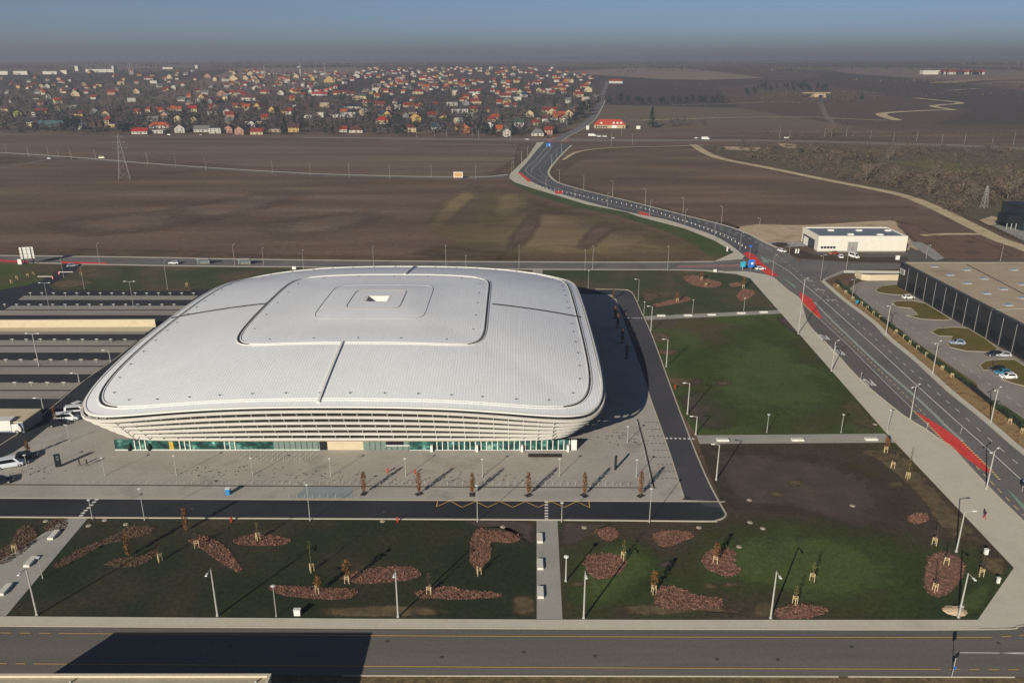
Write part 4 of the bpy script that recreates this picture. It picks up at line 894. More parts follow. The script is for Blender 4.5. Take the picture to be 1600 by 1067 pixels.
for px, l in (((1033, 494), 'leftmost'), ((1075, 493.5), 'second'), ((1112, 492.5), 'middle'), ((1158, 490), 'fourth'), ((1193, 488.5), 'rightmost')): bench(px, R(3), '%s white block bench on the upper cross path' % l)
def cabinet(px, sx, sy, h, label, m, name='cabinet', cat='cabinet'):
    o = thing(name, label, cat, G(*px)); b = MB(); b.box((0, 0, .08), (sx, sy, h)); b.build('body', m, o); b = MB(); b.box((0, 0, .08 + h), (sx + .14, sy + .14, .08)); b.build('lid', m_white, o); b = MB(); b.box((0, 0, 0), (sx - .06, sy - .06, .08)); b.build('base', m_dark, o); return o
cabinet((465, 961), .95, .5, 1.0, 'white utility cabinet on the front lawn near the pavement', m_white)
cabinet((1540, 866), .55, .45, .95, 'white utility cabinet on the right lawn tip beside the wide footpath', m_white); cabinet((1559, 911), .4, .35, .95, 'narrow white utility cabinet on the right lawn tip near the pavement', m_white)
cabinet((460, 421), 1.6, 1, 1.1, 'white cabinet on the lawn behind the arena', m_white); cabinet((1117, 425), 1.2, .8, .9, 'white cabinet beside the back road and wide footpath', m_white); cabinet((32, 413), 1.6, .7, 2.0, 'white box beside the billboard legs', m_white)
cabinet((1402, 406), 1.6, .6, 1.7, 'white cabinet pair on the soil bed before the white hall', m_white); cabinet((1136, 393), .5, .5, 2, 'white box on the green verge near the junction', m_white)
cabinet((1243, 396), .5, .5, 1.8, 'left white post box on the soil bed left of the white hall', m_white); cabinet((1247, 396), .5, .5, 1.8, 'right white post box on the soil bed left of the white hall', m_white)
cabinet((357, 772), .8, .8, 1.25, 'blue recycling bin on the plaza beside the front road', plain('blue_plastic', '2a7fb8', .5), 'recycling_bin', 'bin')
def totem(px, h, label, rz):
    o = thing('info_totem', label, 'totem', G(*px), rz); b = MB(); b.box((0, 0, 0), (1.15, .3, h)); b.build('body', m_dark, o)
    for k in range(2):
        b = MB(); b.box((.1, -.17, h * (.55 + .2 * k)), (.5, .05, h * .12)); b.build('display_panel', plain('panel_grey', '5a6168', .4), o)
totem((92, 729.5), 3.0, 'black information totem with pale panels beside two pedestrians', .3); totem((961.5, 733), 3.0, 'black information totem on the right part of the plaza', 1.25)
def hydrant(px, label):
    o = thing('hydrant', label, 'hydrant', G(*px)); mr = plain('hydrant_red', 'b3382e', .5)
    b = MB(); b.lathe((0, 0, 0), [(.18, 0), (.18, .08), (.13, .1), (.13, .8), (.18, .85), (.16, 1.0), (.05, 1.08)], 9); b.build('body', mr, o)
    b = MB(); b.tube((-.26, 0, .7), (.26, 0, .7), .07); b.build('outlet', mr, o)
hydrant((361.5, 815.5), 'red hydrant on the front lawn edge left of centre'); hydrant((621.5, 815.5), 'red hydrant on the front lawn edge near the middle footpath'); hydrant((606, 738.5), 'left red post on the plaza paving before the arena entrance'); hydrant((648, 740.5), 'right red post on the plaza paving before the arena entrance')
hydrant((1055, 607), 'red hydrant beside the right arena road')
# sand pile with pole on the right lawn
sp = thing('spoil_heap', 'pale sand heap at the foot of the lowest right lamp', 'heap', G(1492, 954)); b = MB(); b.lathe((0, 0, 0), [(1.5, 0), (1.3, .18), (.7, .42), (.1, .5)], 12)
b.v = [(x * 1.25 + .15 * math.sin(5 * y), y * .9 + .1 * math.sin(7 * x), z * (1 + .2 * math.sin(4 * x))) for x, y, z in b.v]; b.build('sand', m_sand, sp)
b = MB(); b.box((1.0, .5, .1), (1.3, .6, .3), .6); b.build('white_slab', m_white, sp)
def stone(px, i, where): 
    o = tag(link('stone', None or mesh_once('stone', lambda: stone_mesh()), None, G(*px), rnd.uniform(0, 3)), 'pale flat cover stone %s' % where, 'stone'); return o
def stone_mesh():
    b = MB(); b.lathe((0, 0, 0), [(.55, 0), (.5, .1), (.3, .17)], 7); return b.mesh('stone', plain('pale_stone', '9a8f80', .9))
for i, (px, wv) in enumerate([((72, 814), 'in the left lawn corner by the front road'), ((164, 812.5), 'between the two left front road lamps'), ((139, 821), 'beside the top of the left footpath'), ((197, 819), 'left of the columnar bare tree'), ((598, 814), 'left of the middle hydrant'), ((786, 823), 'above the winding shrub bed'), ((913, 824), 'right of the middle footpath top'), ((1092, 824), 'above the right front shrub beds'), ((1171, 781), 'right of the arena road corner'), ((1172, 816), 'left of three cover stones'), ((1192, 825.5), 'on the green part of the right lawn'), ((1155, 854), 'beside the orange tree bed'), ((1367, 663), 'in the corner of the middle lawn'), ((1332, 790), 'left of the small round bed')]): stone(px, i, wv)
# road signs
def sign(px, ty, label, m, sx=.9, sy=.9, rz=0, posts=1, name='road_sign', mp=None, thick=.08, back=None):
    p = G(*px); h = height_to(p, ty); o = thing(name, label, 'sign', p, rz)
    for k in range(posts):
        x = 0 if posts == 1 else (-sx * .36 + sx * .72 * k)
        b = MB(); b.tube((x, .06, 0), (x, .06, h - sy * .1), .05 if sx < 3 else .16); b.build('post', mp or m_steel, o)
    b = MB(); b.box((0, 0, h - sy), (sx, thick, sy)); pn = b.build('panel', m, o)
    return o, pn, h
o, pn, h = sign((1487.5, 1058), 1019, 'dark backed road sign with small blue arrow plate beside the near road', m_dark, .8, .8, .5)
b = MB(); b.lathe((0, 0, 0), [(.3, 0), (.3, .05)], 12); b.v = [(x, z - .12, y + 1.7) for x, y, z in b.v]; pn2 = b.build('arrow_plate', plain('sign_blue', '2a6fc9', .5), o)
o, pn, h = sign((1597, 768), 752, 'dark backed road sign on the green island of the near avenue', m_dark, .9, .9, .5)
o, pn, h = sign((1173, 424), 406, 'large round blue sign with white arrow at the junction', plain('sign_blue', ''), 2.8, 3.0, .2, 1, 'junction_sign')
b = MB(); b.lathe((0, 0, 0), [(.55, 0), (.55, .04)], 14); b.v = [(x + .3, z - .1, y + h - 1.5) for x, y, z in b.v]; b.build('arrow_disc', m_white, pn)
sign((1160, 423), 409, 'small cyan panel on a white post left of the round blue junction sign', plain('sign_cyan', '2e9fb5', .5), 2.0, 2.2, .1, 1, 'junction_sign', m_white)
o, pn, h = sign((857, 232), 224, 'blue direction sign at the head of the far avenue', plain('sign_blue', ''), 4.6, 3.2, .15, 2, 'junction_sign'); b = MB(); b.box((.8, -.06, h - 2.4), (.9, .04, 1.2)); b.build('arrow_plate', m_white, pn)
sign((1171, 403), 383, 'small blue sign above the red avenue surfacing', plain('sign_blue', ''), 1.0, 1.0, .3, 1)
sign((1338, 480), 469, 'cyan advertising box on a red post beside the avenue hedge', plain('sign_cyan', ''), 1.4, 1.2, .5, 1, 'advert_sign', plain('hydrant_red', ''))
for px, ty, l in (((1284, 536), 529, 'first thin bus stop sign in the dark bay'), ((1305, 549), 541, 'second thin bus stop sign in the dark bay'), ((1345, 593), 582, 'third thin bus stop sign in the dark bay'), ((1448, 672), 660, 'slim sign post beside the long red surfacing'), ((1501, 678), 668, 'slim sign post on the avenue side of the long red surfacing')): sign(px, ty, l, m_steel, .5, .4, .5)
# billboard seen from behind, field hoarding
p = G(46, 413); o = thing('billboard', 'large white lattice billboard on dark posts beside the back road', 'billboard', p, R(14)); hB = height_to(p, 386)
for x in (-1.6, 1.6):
    b = MB(); b.box((x, 0, 0), (.4, .4, hB - .3)); b.build('post', m_dark, o)
b = MB(); b.box((0, -.35, hB - 4.8), (5.2, .3, 4.8)); bp_ = b.build('panel', m_white, o)
for k in range(3):
    b = MB(); b.box((0, -.58, hB - 4.2 + 1.5 * k), (5.1, .12, .12)); b.build('rail', plain('grey_trim', ''), bp_)
for x in (-1.6, 0, 1.6):
    b = MB(); b.box((x, -.58, hB - 4.7), (.25 if x else .1, .14, 4.6)); b.build('brace', m_dark if x else m_steel, bp_)
p = G(716, 279); o = thing('hoarding', 'orange brown advertising panel with white frame beside the field road', 'billboard', p)
b = MB(); b.box((0, 0, .6), (6.6, .3, 4.0)); b.build('frame', m_white, o); b = MB(); b.box((0, -.2, 1.2), (5.4, .12, 2.9)); b.build('panel', plain('orange_panel', 'c39a61', .7), o)
for x in (-2.4, 2.4):
    b = MB(); b.box((x, .3, 0), (.3, .3, 4)); b.build('post', m_steel, o)
# bus shelters
for px, l in (((318, 413.5), 'left'), ((382, 414), 'right')):
    o = thing('bus_shelter', '%s flat roofed glass bus shelter on the back road' % l, 'bus shelter', G(*px), 0, 'bus shelters on the back road')
    b = MB(); b.box((0, 0, 2.4), (5.2, 1.9, .2)); b.build('roof', m_steel, o); b = MB(); b.box((0, .8, .2), (4.8, .08, 2.2)); b.build('glass_back', plain('shelter_glass', '5f6d70', .1, .6), o)
    for x in (-2.3, 2.3):
        b = MB(); b.box((x, 0, 0), (.12, .12, 2.4)); b.build('post', m_steel, o)
    b = MB(); b.box((0, .4, .4), (3.4, .4, .08)); b.build('bench_seat', m_wood, o)
# entry barriers
for px, sg, l in (((83, 436), -1, 'left'), ((93, 429), 1, 'right')):
    o = thing('barrier_gate', '%s car park barrier with red and white post and long white arm' % l, 'barrier', G(*px), 0, 'car park barriers')
    b = MB(); b.box((0, 0, 0), (.6, .5, 1.3)); b.build('housing', plain('barrier_red', 'a8373c', .5), o); b = MB(); b.box((sg * 2.9, -.3, 1.0), (5.6, .12, .2)); b.build('arm', m_white, o); b = MB(); b.box((0, -.28, .4), (.35, .05, .4)); b.build('service_panel', m_white, o)
# bicycles and bins at the glass front as slim dark planters
for px, l in (((203.5, 704), 'left black round planter at the glass front'), ((234.5, 703.5), 'right black round planter at the glass front')):
    o = thing('planter', l, 'planter', G(*px)); b = MB(); b.lathe((0, 0, 0), [(.35, 0), (.5, .7), (.45, .72), (.42, .6)], 12); b.build('pot', m_dark, o); b = MB(); b.lathe((0, 0, .55), [(.4, 0), (.5, .4), (.35, .9), (.1, 1.1)], 8); b.build('shrub', m_con, o)

# lattice pylons
def pylon(px, ty, label, w=3.4, arms=3):
    p = G(*px); h = height_to(p, ty); o = thing('pylon', label, 'pylon', p, R(20)); r = .1
    def at(k, z): t = z / h; s_ = w * (1 - t) ** 1.25 + .35; return Vector(((1, 1, -1, -1)[k] * s_, (1, -1, -1, 1)[k] * s_, z))
    lv = [h * t for t in (0, .2, .37, .52, .65, .76, .86, .95)]
    for k in range(4):
        b = MB()
        for z0, z1 in zip(lv, lv[1:]): b.tube(at(k, z0), at(k, z1), r, n=4)
        b.build('leg', m_thin, o)
    b = MB()
    for z0, z1 in zip(lv, lv[1:]):
        for k in range(4): b.tube(at(k, z0), at((k + 1) % 4, z1), r * .6, n=3); b.tube(at((k + 1) % 4, z0), at(k, z1), r * .6, n=3)
    b.build('bracing', m_thin, o)
    for i in range(arms):
        z = h * (.68 + .12 * i); L = h * (.16 - .03 * i)
        b = MB(); b.tube((-L, 0, z), (L, 0, z), r * .8, n=4); b.tube((-L, 0, z), (0, 0, z + 1.6), r * .5, n=3); b.tube((L, 0, z), (0, 0, z + 1.6), r * .5, n=3); b.build('cross_arm', m_thin, o)
    b = MB(); b.tube((0, 0, h * .93), (0, 0, h), r, n=4); b.build('peak', m_thin, o)
pylon((195, 281), 208, 'tall steel lattice pylon in the ploughed field beside the side road'); pylon((1537, 325), 289, 'thin lattice mast in the scrubland on the right', 1.1, 2)

# ------------------------------------------------------------------ vehicles
def car(px, head, colr, label, kind='car', group='parked cars and vans'):
    p = G(*px); p.z += .09
    o = thing({'car': 'parked_car', 'van': 'van', 'truck': 'truck'}[kind], label, kind, p, R(head), group)
    mb_ = mat('paint_' + colr, [colr], famt=.04, fine=1, rough=.3, spec=.5)
    L, Wd, hb, ht = {'car': (4.3, 1.78, .85, 1.48), 'van': (5.2, 1.95, 1.1, 2.05), 'truck': (8.5, 2.4, 1.0, 3.2)}[kind]
    def lo(b, st):                          # lofted hull from stations (x, half width, z0, z1)
        vs = []
        for x, hw, z0, z1 in st: vs += [(x, -hw, z0), (x, -hw * 1.02, (z0 + z1) / 2), (x, -hw * .93, z1), (x, hw * .93, z1), (x, hw * 1.02, (z0 + z1) / 2), (x, hw, z0)]
        n = len(st); b.add(vs, [(6 * i + k, 6 * i + (k + 1) % 6, 6 * i + 6 + (k + 1) % 6, 6 * i + 6 + k) for i in range(n - 1) for k in range(6)] + [tuple(range(6))[::-1], tuple(range(6 * n - 6, 6 * n))])
    w = Wd / 2; l = L / 2; b = MB()
    if kind == 'truck':
        lo(b, [(l - 1.9, w, .45, 2.3), (l - .5, w, .45, 2.3), (l, w * .95, .5, 1.3)]); b.box((-.95, 0, .75), (L - 2.1, Wd + .1, 2.5)); cab = (l - 1.8, l - .35, l - .75, l - 1.8)
    else:
        lo(b, [(-l, w * .88, .4, hb * .86), (-l + .18, w, .28, hb), (l - 1.3, w, .28, hb), (l - .25, w * .93, .3, hb * .82), (l, w * .75, .38, hb * .6)])
    if kind == 'car': c = (-l + .12, l - 1.15, l - 1.95, -l + .62)
    elif kind == 'van': c = (-l + .04, l - .75, l - 1.5, -l + .14)
    if kind != 'truck':                     # roof on glazed cabin: bottom rear, bottom front, top front, top rear
        x0, x1, x2, x3 = c
        vs = [(x0, -w * .9, hb - .02), (x1, -w * .9, hb - .02), (x2, -w * .78, ht), (x3, -w * .78, ht)]; vs += [(x, -y, z) for x, y, z in vs]
        b.add(vs, [(0, 1, 2, 3), (7, 6, 5, 4), (3, 2, 6, 7), (2, 1, 5, 6), (0, 3, 7, 4)])
    b.build('body', mb_, o)
    if kind != 'truck':
        f = lambda t, s_: tuple(a_ + (b_ - a_) * t for a_, b_ in zip(*s_))
        for sg, nm in ((-1, 'side_window'), (1, 'side_window')):
            g = MB(); q = []
            for u_, v_ in ((.1, .12), (.9, .12), (.86, .9), (.14, .9)):
                xb = x0 + (x1 - x0) * u_; xt = x3 + (x2 - x3) * u_; x = xb + (xt - xb) * v_; y = w * (.9 - .12 * v_) + .015; z = hb + (ht - hb) * v_; q.append((x, sg * y, z))
            if kind == 'van' and sg: pass
            g.add(q, [(0, 1, 2, 3) if sg < 0 else (3, 2, 1, 0)]); g.build(nm, m_glass, o)
        for xa, xb, nm in ((x1, x2, 'windscreen'), (x0, x3, 'rear_window')):
            d = .02 if xa > 0 else -.02; g = MB()
            g.add([(xa + (xb - xa) * t + d, s_ * w * (.9 - .12 * t) * .88, hb + (ht - hb) * t + .01) for t, s_ in ((.12, -1), (.12, 1), (.9, 1), (.9, -1))], [(0, 1, 2, 3) if xa > 0 else (3, 2, 1, 0)]); g.build(nm, m_glass, o)
    else:
        g = MB(); g.box((l - .42, 0, 1.35), (.5, Wd * .86, .8), 0, (.6, .96)); g.build('windscreen', m_glass, o)
    for x in ((l - .85, -l + .8) if kind != 'truck' else (l - .9, -l + 1.2)):
        for sg in (-1, 1):
            rr = .33 if kind != 'truck' else .45
            g = MB(); g.tube((x, sg * (w - .16), rr), (x, sg * (w + .03), rr), rr, n=12); wl = g.build('wheel', m_tyre, o)
            if p.y < 260: g = MB(); g.tube((x, sg * (w + .02), rr), (x, sg * (w + .045), rr), rr * .6, n=10); g.build('rim', m_steel, wl)
    if p.y < 400:
        for sg in (-1, 1):
            g = MB(); g.box((l - .06, sg * w * .55, hb * .55), (.1, .3, .14)); g.build('headlight', m_white, o)
    return o
car((1419, 467), 8, 'dcdad4', 'white estate car parked between the first two grass islands'); car((1495, 538), 172, '8e99a8', 'silver blue car parked on the third grass island'); car((1552, 556), 172, '22262d', 'black car parked left of a silver car by the warehouse'); car((1566, 557), 172, 'a9adb0', 'silver car parked right of the black car by the warehouse')
car((1558, 580), 178, '2a2228', 'dark maroon car, farthest of three on the fourth grass island'); car((1566, 585), 178, '3b7c94', 'turquoise car between the maroon and white cars'); car((1574, 591), 178, 'dcdcd8', 'white car, nearest of three on the fourth grass island')
car((1222, 394), -60, 'd9d9d4', 'white off-road car beside the avenue mouth of the white hall'); car((1302, 398), 200, '9c4a35', 'rusty red car in front of the white hall'); car((1313, 403), 80, 'd5d6d4', 'silver white car between red car and white van'); car((1334, 403), -70, 'dcdcd8', 'white delivery van in front of the roller door', 'van')
car((272, 413), 182, 'a9adb2', 'silver car driving on the back road'); car((1188, 422), 10, 'dedcd8', 'white car waiting on the red junction surfacing'); car((176 - 62, 417), 30, '9aa0a5', 'grey car on the entry road beside the barriers')
car((17, 729), 24, 'd0d5da', 'white van with dark side windows at the left plaza edge', 'van'); car((106, 657), 14, 'd8dbdd', 'white panel van beside the left arena corner', 'van'); car((121, 646), 12, 'dadcdc', 'white van half hidden behind the left arena corner', 'van')
car((92, 665), 20, '17191d', 'black car parked below the white panel van'); car((42, 716), 24, '1b1d22', 'black car parked behind the white van'); car((3, 755), 24, '1a1c20', 'black car cut by the left picture edge'); car((125, 636), 60, 'd9dada', 'white car beside the left curve of the arena')
car((8, 675), 4, 'dad8d0', 'white box truck beside the low beige ramp building', 'truck')
for px, hd, c_, l, k in (((925, 214), 0, 'dcdcd8', 'leftmost white truck before the red roofed restaurant', 'truck'), ((936, 214.5), 0, 'd8d8d4', 'white van behind the leftmost white truck', 'van'), ((945, 215), 0, 'd5d6d6', 'right white van before the red roofed restaurant', 'van'), ((958, 217), 0, 'c9ccce', 'silver car right of the white vans', 'car'), ((824, 219), 0, 'dcdcd8', 'white car on the village road left of the junction', 'car'), ((857, 216.5), 0, '1f2328', 'black car at the village junction', 'car'),
                        ((791, 215), 0, 'd5d6d6', 'white car parked before the low white village house', 'car'), ((1088, 217), 0, 'e0e0dc', 'white car on the village road in the middle of the fields', 'car'), ((1102, 219), 0, 'd8d8d4', 'white flatbed truck following the white car', 'truck'), ((160, 248), 0, 'd8d09a', 'pale yellow van on the field side road', 'van'), ((315, 212.5), 0, '2b2d33', 'dark car before the grey gambrel house', 'car'), ((78, 249), 0, '30343a', 'dark car on the field side road', 'car'), ((265, 212), 0, 'c9ccce', 'silver car before the orange roofed restaurant', 'car'), ((1229, 217), 0, 'd8d8d4', 'small white van far along the village road', 'van')):
    car(px, hd, c_, l, k, 'vehicles on the far roads')

# ------------------------------------------------------------------ people
def person(px, label, jacket, legs, face=0, stride=.25):
    H = 1.75
    J = [(0, 0, .92), (0, 0, 1.2), (0, 0, 1.42), (.0, .02, 1.53), (0, .03, 1.66), (.1, 0, .9), (.11, stride * .5, .5), (.11, stride, .08), (.11, stride + .16, .04), (-.1, 0, .9), (-.11, -stride * .3, .5), (-.11, -stride, .1), (-.11, -stride + .15, .04),
         (.19, 0, 1.4), (.25, -.05, 1.13), (.25, .08, .9), (.25, .12, .8), (-.19, 0, 1.4), (-.25, .05, 1.13), (-.25, .02, .88), (-.25, .05, .79)]
    E_ = [(0, 1), (1, 2), (2, 3), (3, 4), (0, 5), (5, 6), (6, 7), (7, 8), (0, 9), (9, 10), (10, 11), (11, 12), (2, 13), (13, 14), (14, 15), (15, 16), (2, 17), (17, 18), (18, 19), (19, 20)]
    Rr = [.16, .15, .16, .06, .115, .095, .07, .05, .045, .095, .07, .05, .045, .075, .055, .042, .035, .075, .055, .042, .035]
    me = bpy.data.meshes.new('body'); me.from_pydata(J, E_, []); o = bpy.data.objects.new('body', me); col.objects.link(o)
    md = o.modifiers.new('skin', 'SKIN')
    if not me.skin_vertices: me.attributes.new('skin', 'FLOAT', 'POINT')
    for v, r in zip(me.skin_vertices[0].data, Rr): v.radius = (r, r)
    me.skin_vertices[0].data[0].use_root = True
    o.modifiers.new('sub', 'SUBSURF').levels = 1
    ev = bpy.data.meshes.new_from_object(o.evaluated_get(bpy.context.evaluated_depsgraph_get())); bpy.data.objects.remove(o)
    ev.materials.clear()
    for m in (mat('cloth_' + jacket, [jacket], famt=.1), mat('cloth_' + legs, [legs], famt=.1), plain('skin', 'b98a6c', .6), plain('hair', '2e241c', .8)): ev.materials.append(m)
    for f in ev.polygons:
        c = f.center; f.material_index = 1 if c.z < .9 and abs(c.x) < .2 else (2 if c.z > 1.5 and c.y > 0.02 or (c.z < .86 and abs(c.x) > .2) else (3 if c.z > 1.58 else 0)); f.use_smooth = True
    t = thing('person', label, 'person', G(*px) + Vector((0, 0, .09)), face); link('body', ev, t); return t
try:
    person((125, 728.5), 'person in black clothes walking right of the black totem', '15161a', '1a1b1f', -1.2); person((136.5, 728), 'person in dark green clothes, right of the other pedestrian', '1c2a22', '1a1c1e', 2.2); person((1538, 811), 'person in red trousers and dark jacket on the wide footpath', '4a2225', '9c2a2e', .6, .3)
except Exception as ex: print('person', ex)

# ------------------------------------------------------------------ plants
def quad(b, c, s_, tilt=1.0, rg=rnd):
    u = Vector((rg.gauss(0, 1), rg.gauss(0, 1), rg.gauss(0, 1) * tilt)).normalized(); w = u.orthogonal().normalized()
    w = w * math.cos(t := rg.uniform(0, 6.28)) + u.cross(w) * math.sin(t); v = u.cross(w)
    c = Vector(c); a_, d = s_ * rg.uniform(.6, 1.3), s_ * rg.uniform(.4, 1.0)
    b.add([c - w * a_ - v * d, c + w * a_ - v * d * .6, c + w * a_ * .8 + v * d, c - w * a_ * .7 + v * d], [(0, 1, 2, 3)])
def crown(b, n, z0, z1, r, s_, shape='egg', rg=rnd):
    for _ in range(n):
        t = rg.random(); z = z0 + (z1 - z0) * t
        if shape == 'cone': k = (1 - t) ** .9 + .05
        elif shape == 'col': k = math.sin(math.pi * (.12 + .8 * t)) ** .6
        else: k = math.sqrt(max(.02, 1 - (2 * t - .9) ** 2 / 1.25))
        a_ = rg.uniform(0, 6.28); q = r * k * (rg.random() ** .45) * (1 + .25 * math.sin(3 * a_ + 5 * t))
        quad(b, (q * math.cos(a_), q * math.sin(a_), z + rg.uniform(-.1, .1) * r), s_, 1, rg)
def limbs(b, n, z0, h, r, th, rg=rnd):
    b.lathe((0, 0, 0), [(th * 1.5, 0), (th, z0), (th * .35, h)], 6)
    for k in range(n):
        a_ = rg.uniform(0, 6.28); z = z0 + (h - z0) * rg.uniform(0, .7); L = r * rg.uniform(.5, 1)
        e_ = (L * math.cos(a_), L * math.sin(a_), z + L * rg.uniform(.6, 1.4)); b.tube((0, 0, z), e_, th * .45, th * .12, 4)
        for _ in range(2):
            f_ = rg.uniform(.4, .9); m_ = Vector(e_) * f_ + Vector((0, 0, z)) * (1 - f_); b.tube(m_, m_ + Vector((rg.uniform(-1, 1), rg.uniform(-1, 1), rg.uniform(.3, 1.2))) * L * .4, th * .2, th * .08, 3)
# shrub beds on the lawns
def inside(p, P):
    c = False; j = len(P) - 1
    for i in range(len(P)):
        if (P[i][1] > p[1]) != (P[j][1] > p[1]) and p[0] < (P[j][0] - P[i][0]) * (p[1] - P[i][1]) / (P[j][1] - P[i][1]) + P[i][0]: c = not c
        j = i
    return c
def bed(px, label, m=m_bed, dens=20.0, hh=.16):
    P = [G(*p) for p in smooth(px + px[:1], 4)[:-1]]; c = sum(P, Vector()) / len(P); c.z = 0
    o = thing('shrub_bed', label, 'shrub bed', c + Vector((0, 0, Z1)), 0, 'shrub beds on the lawns')
    Q = [p - c for p in P]; b = MB(); b.poly([(q.x * .97, q.y * .97) for q in Q], .021); b.build('mulch', mat('bed_mulch', ['5b4a3f', '685447', '4d3e35'], .5, 3, .35), o)
    xs_ = [q.x for q in Q]; ys_ = [q.y for q in Q]; A = (max(xs_) - min(xs_)) * (max(ys_) - min(ys_)); b = MB()
    for _ in range(int(A * dens)):
        p = (rnd.uniform(min(xs_), max(xs_)), rnd.uniform(min(ys_), max(ys_)))
        if not inside(p, Q): continue
        h = hh * rnd.uniform(.5, 1.3)
        for k in range(2):
            a_ = rnd.uniform(0, 6.28); w_ = rnd.uniform(.04, .1); dx, dy = w_ * math.cos(a_), w_ * math.sin(a_); lx, ly = rnd.gauss(0, .12), rnd.gauss(0, .12)
            b.add([(p[0] - dx, p[1] - dy, .02), (p[0] + dx, p[1] + dy, .02), (p[0] + dx * 1.3 + lx, p[1] + dy * 1.3 + ly, h), (p[0] - dx * 1.1 + lx, p[1] - dy * 1.1 + ly, h * .8)], [(0, 1, 2, 3)])
    b.poly([(q.x * .9, q.y * .9) for q in Q], .03); b.build('twigs', m, o)
bed([(80, 885), (120, 860), (175, 838), (205, 822), (238, 823), (235, 833), (190, 845), (160, 852), (120, 875), (90, 888)], 'long brown shrub bed slanting from the left footpath', m_bedbrown)
bed([(163, 882), (180, 873), (220, 868), (245, 858), (240, 872), (215, 884), (185, 887)], 'brown shrub bed below the russet columnar tree', m_bedbrown)
bed([(292, 845), (320, 836), (350, 852), (365, 870), (378, 890), (370, 894), (340, 876), (318, 860)], 'reddish bed running down right from the staked tree', m_bed)
bed([(362, 845), (385, 836), (420, 836), (453, 842), (445, 851), (400, 853), (370, 850)], 'red bed around the staked tree near the left hydrant')
bed([(415, 915), (440, 914), (500, 918), (545, 920), (560, 927), (545, 935), (510, 937), (440, 930)], 'long red bed around a russet sapling above the white cabinet')
bed([(531, 904), (560, 892), (620, 884), (650, 888), (655, 902), (610, 910), (560, 912)], 'red bed right of the large russet sapling')
bed([(735, 845), (745, 826), (770, 828), (800, 832), (815, 840), (800, 848), (768, 846), (768, 860), (765, 875), (750, 890), (740, 888), (733, 870)], 'hook shaped red bed left of the middle footpath')
bed([(648, 925), (670, 920), (700, 916), (730, 922), (780, 926), (778, 933), (720, 937), (680, 935), (655, 934)], 'low wide red bed near the pavement left of the middle footpath')
bed([(910, 880), (920, 868), (945, 864), (970, 868), (980, 880), (970, 895), (945, 905), (925, 902)], 'round red bed right of the middle footpath')
bed([(930, 828), (945, 824), (965, 828), (964, 840), (950, 846), (938, 840)], 'small red bed right of the top of the middle footpath')
bed([(1018, 842), (1025, 832), (1050, 828), (1080, 832), (1083, 840), (1065, 846), (1045, 855), (1030, 852)], 'red bed below the arena road corner lamp')
bed([(1095, 875), (1105, 862), (1130, 855), (1150, 862), (1148, 880), (1158, 892), (1140, 902), (1122, 897), (1105, 890)], 'round red bed under the bright orange sapling')
bed([(1020, 930), (1035, 915), (1060, 918), (1090, 930), (1125, 935), (1125, 950), (1085, 953), (1030, 950)], 'big red bed below the russet sapling on the right lawn')
bed([(1210, 952), (1240, 945), (1285, 948), (1290, 958), (1260, 966), (1215, 966)], 'red bed by the pavement right of the fifth near lamp')
bed([(1418, 806), (1432, 801), (1450, 804), (1448, 814), (1430, 819), (1420, 814)], 'small round red bed alone on the brown right lawn')
bed([(1450, 870), (1470, 860), (1500, 870), (1510, 890), (1500, 910), (1480, 930), (1455, 932), (1442, 910)], 'large reddish bed around three staked saplings at the lawn tip', m_bed, 5)
bed([(-20, 868), (15, 850), (30, 825), (50, 822), (58, 838), (45, 855), (15, 878), (-20, 885)], 'brown bed on the leftmost lawn', m_bedbrown); bed([(70, 822), (82, 812), (102, 811), (104, 822), (95, 830), (72, 830)], 'small brown bed at the top of the leftmost lawn', m_bedbrown)
bed([(1067, 433), (1085, 430), (1110, 437), (1128, 443), (1115, 450), (1090, 448), (1075, 442)], 'red bed around two saplings on the far right lawn', m_bed, 9); bed([(1020, 476), (1050, 468), (1075, 464), (1078, 470), (1050, 476), (1025, 480)], 'long red bed above the upper cross path', m_bed, 9)
bed([(1137, 444), (1155, 441), (1160, 446), (1145, 449)], 'tiny red bed on the far right lawn', m_bed, 9); bed([(1150, 462), (1160, 452), (1180, 456), (1168, 468), (1155, 470)], 'red bed beside the wide footpath on the far right lawn', m_bed, 9)
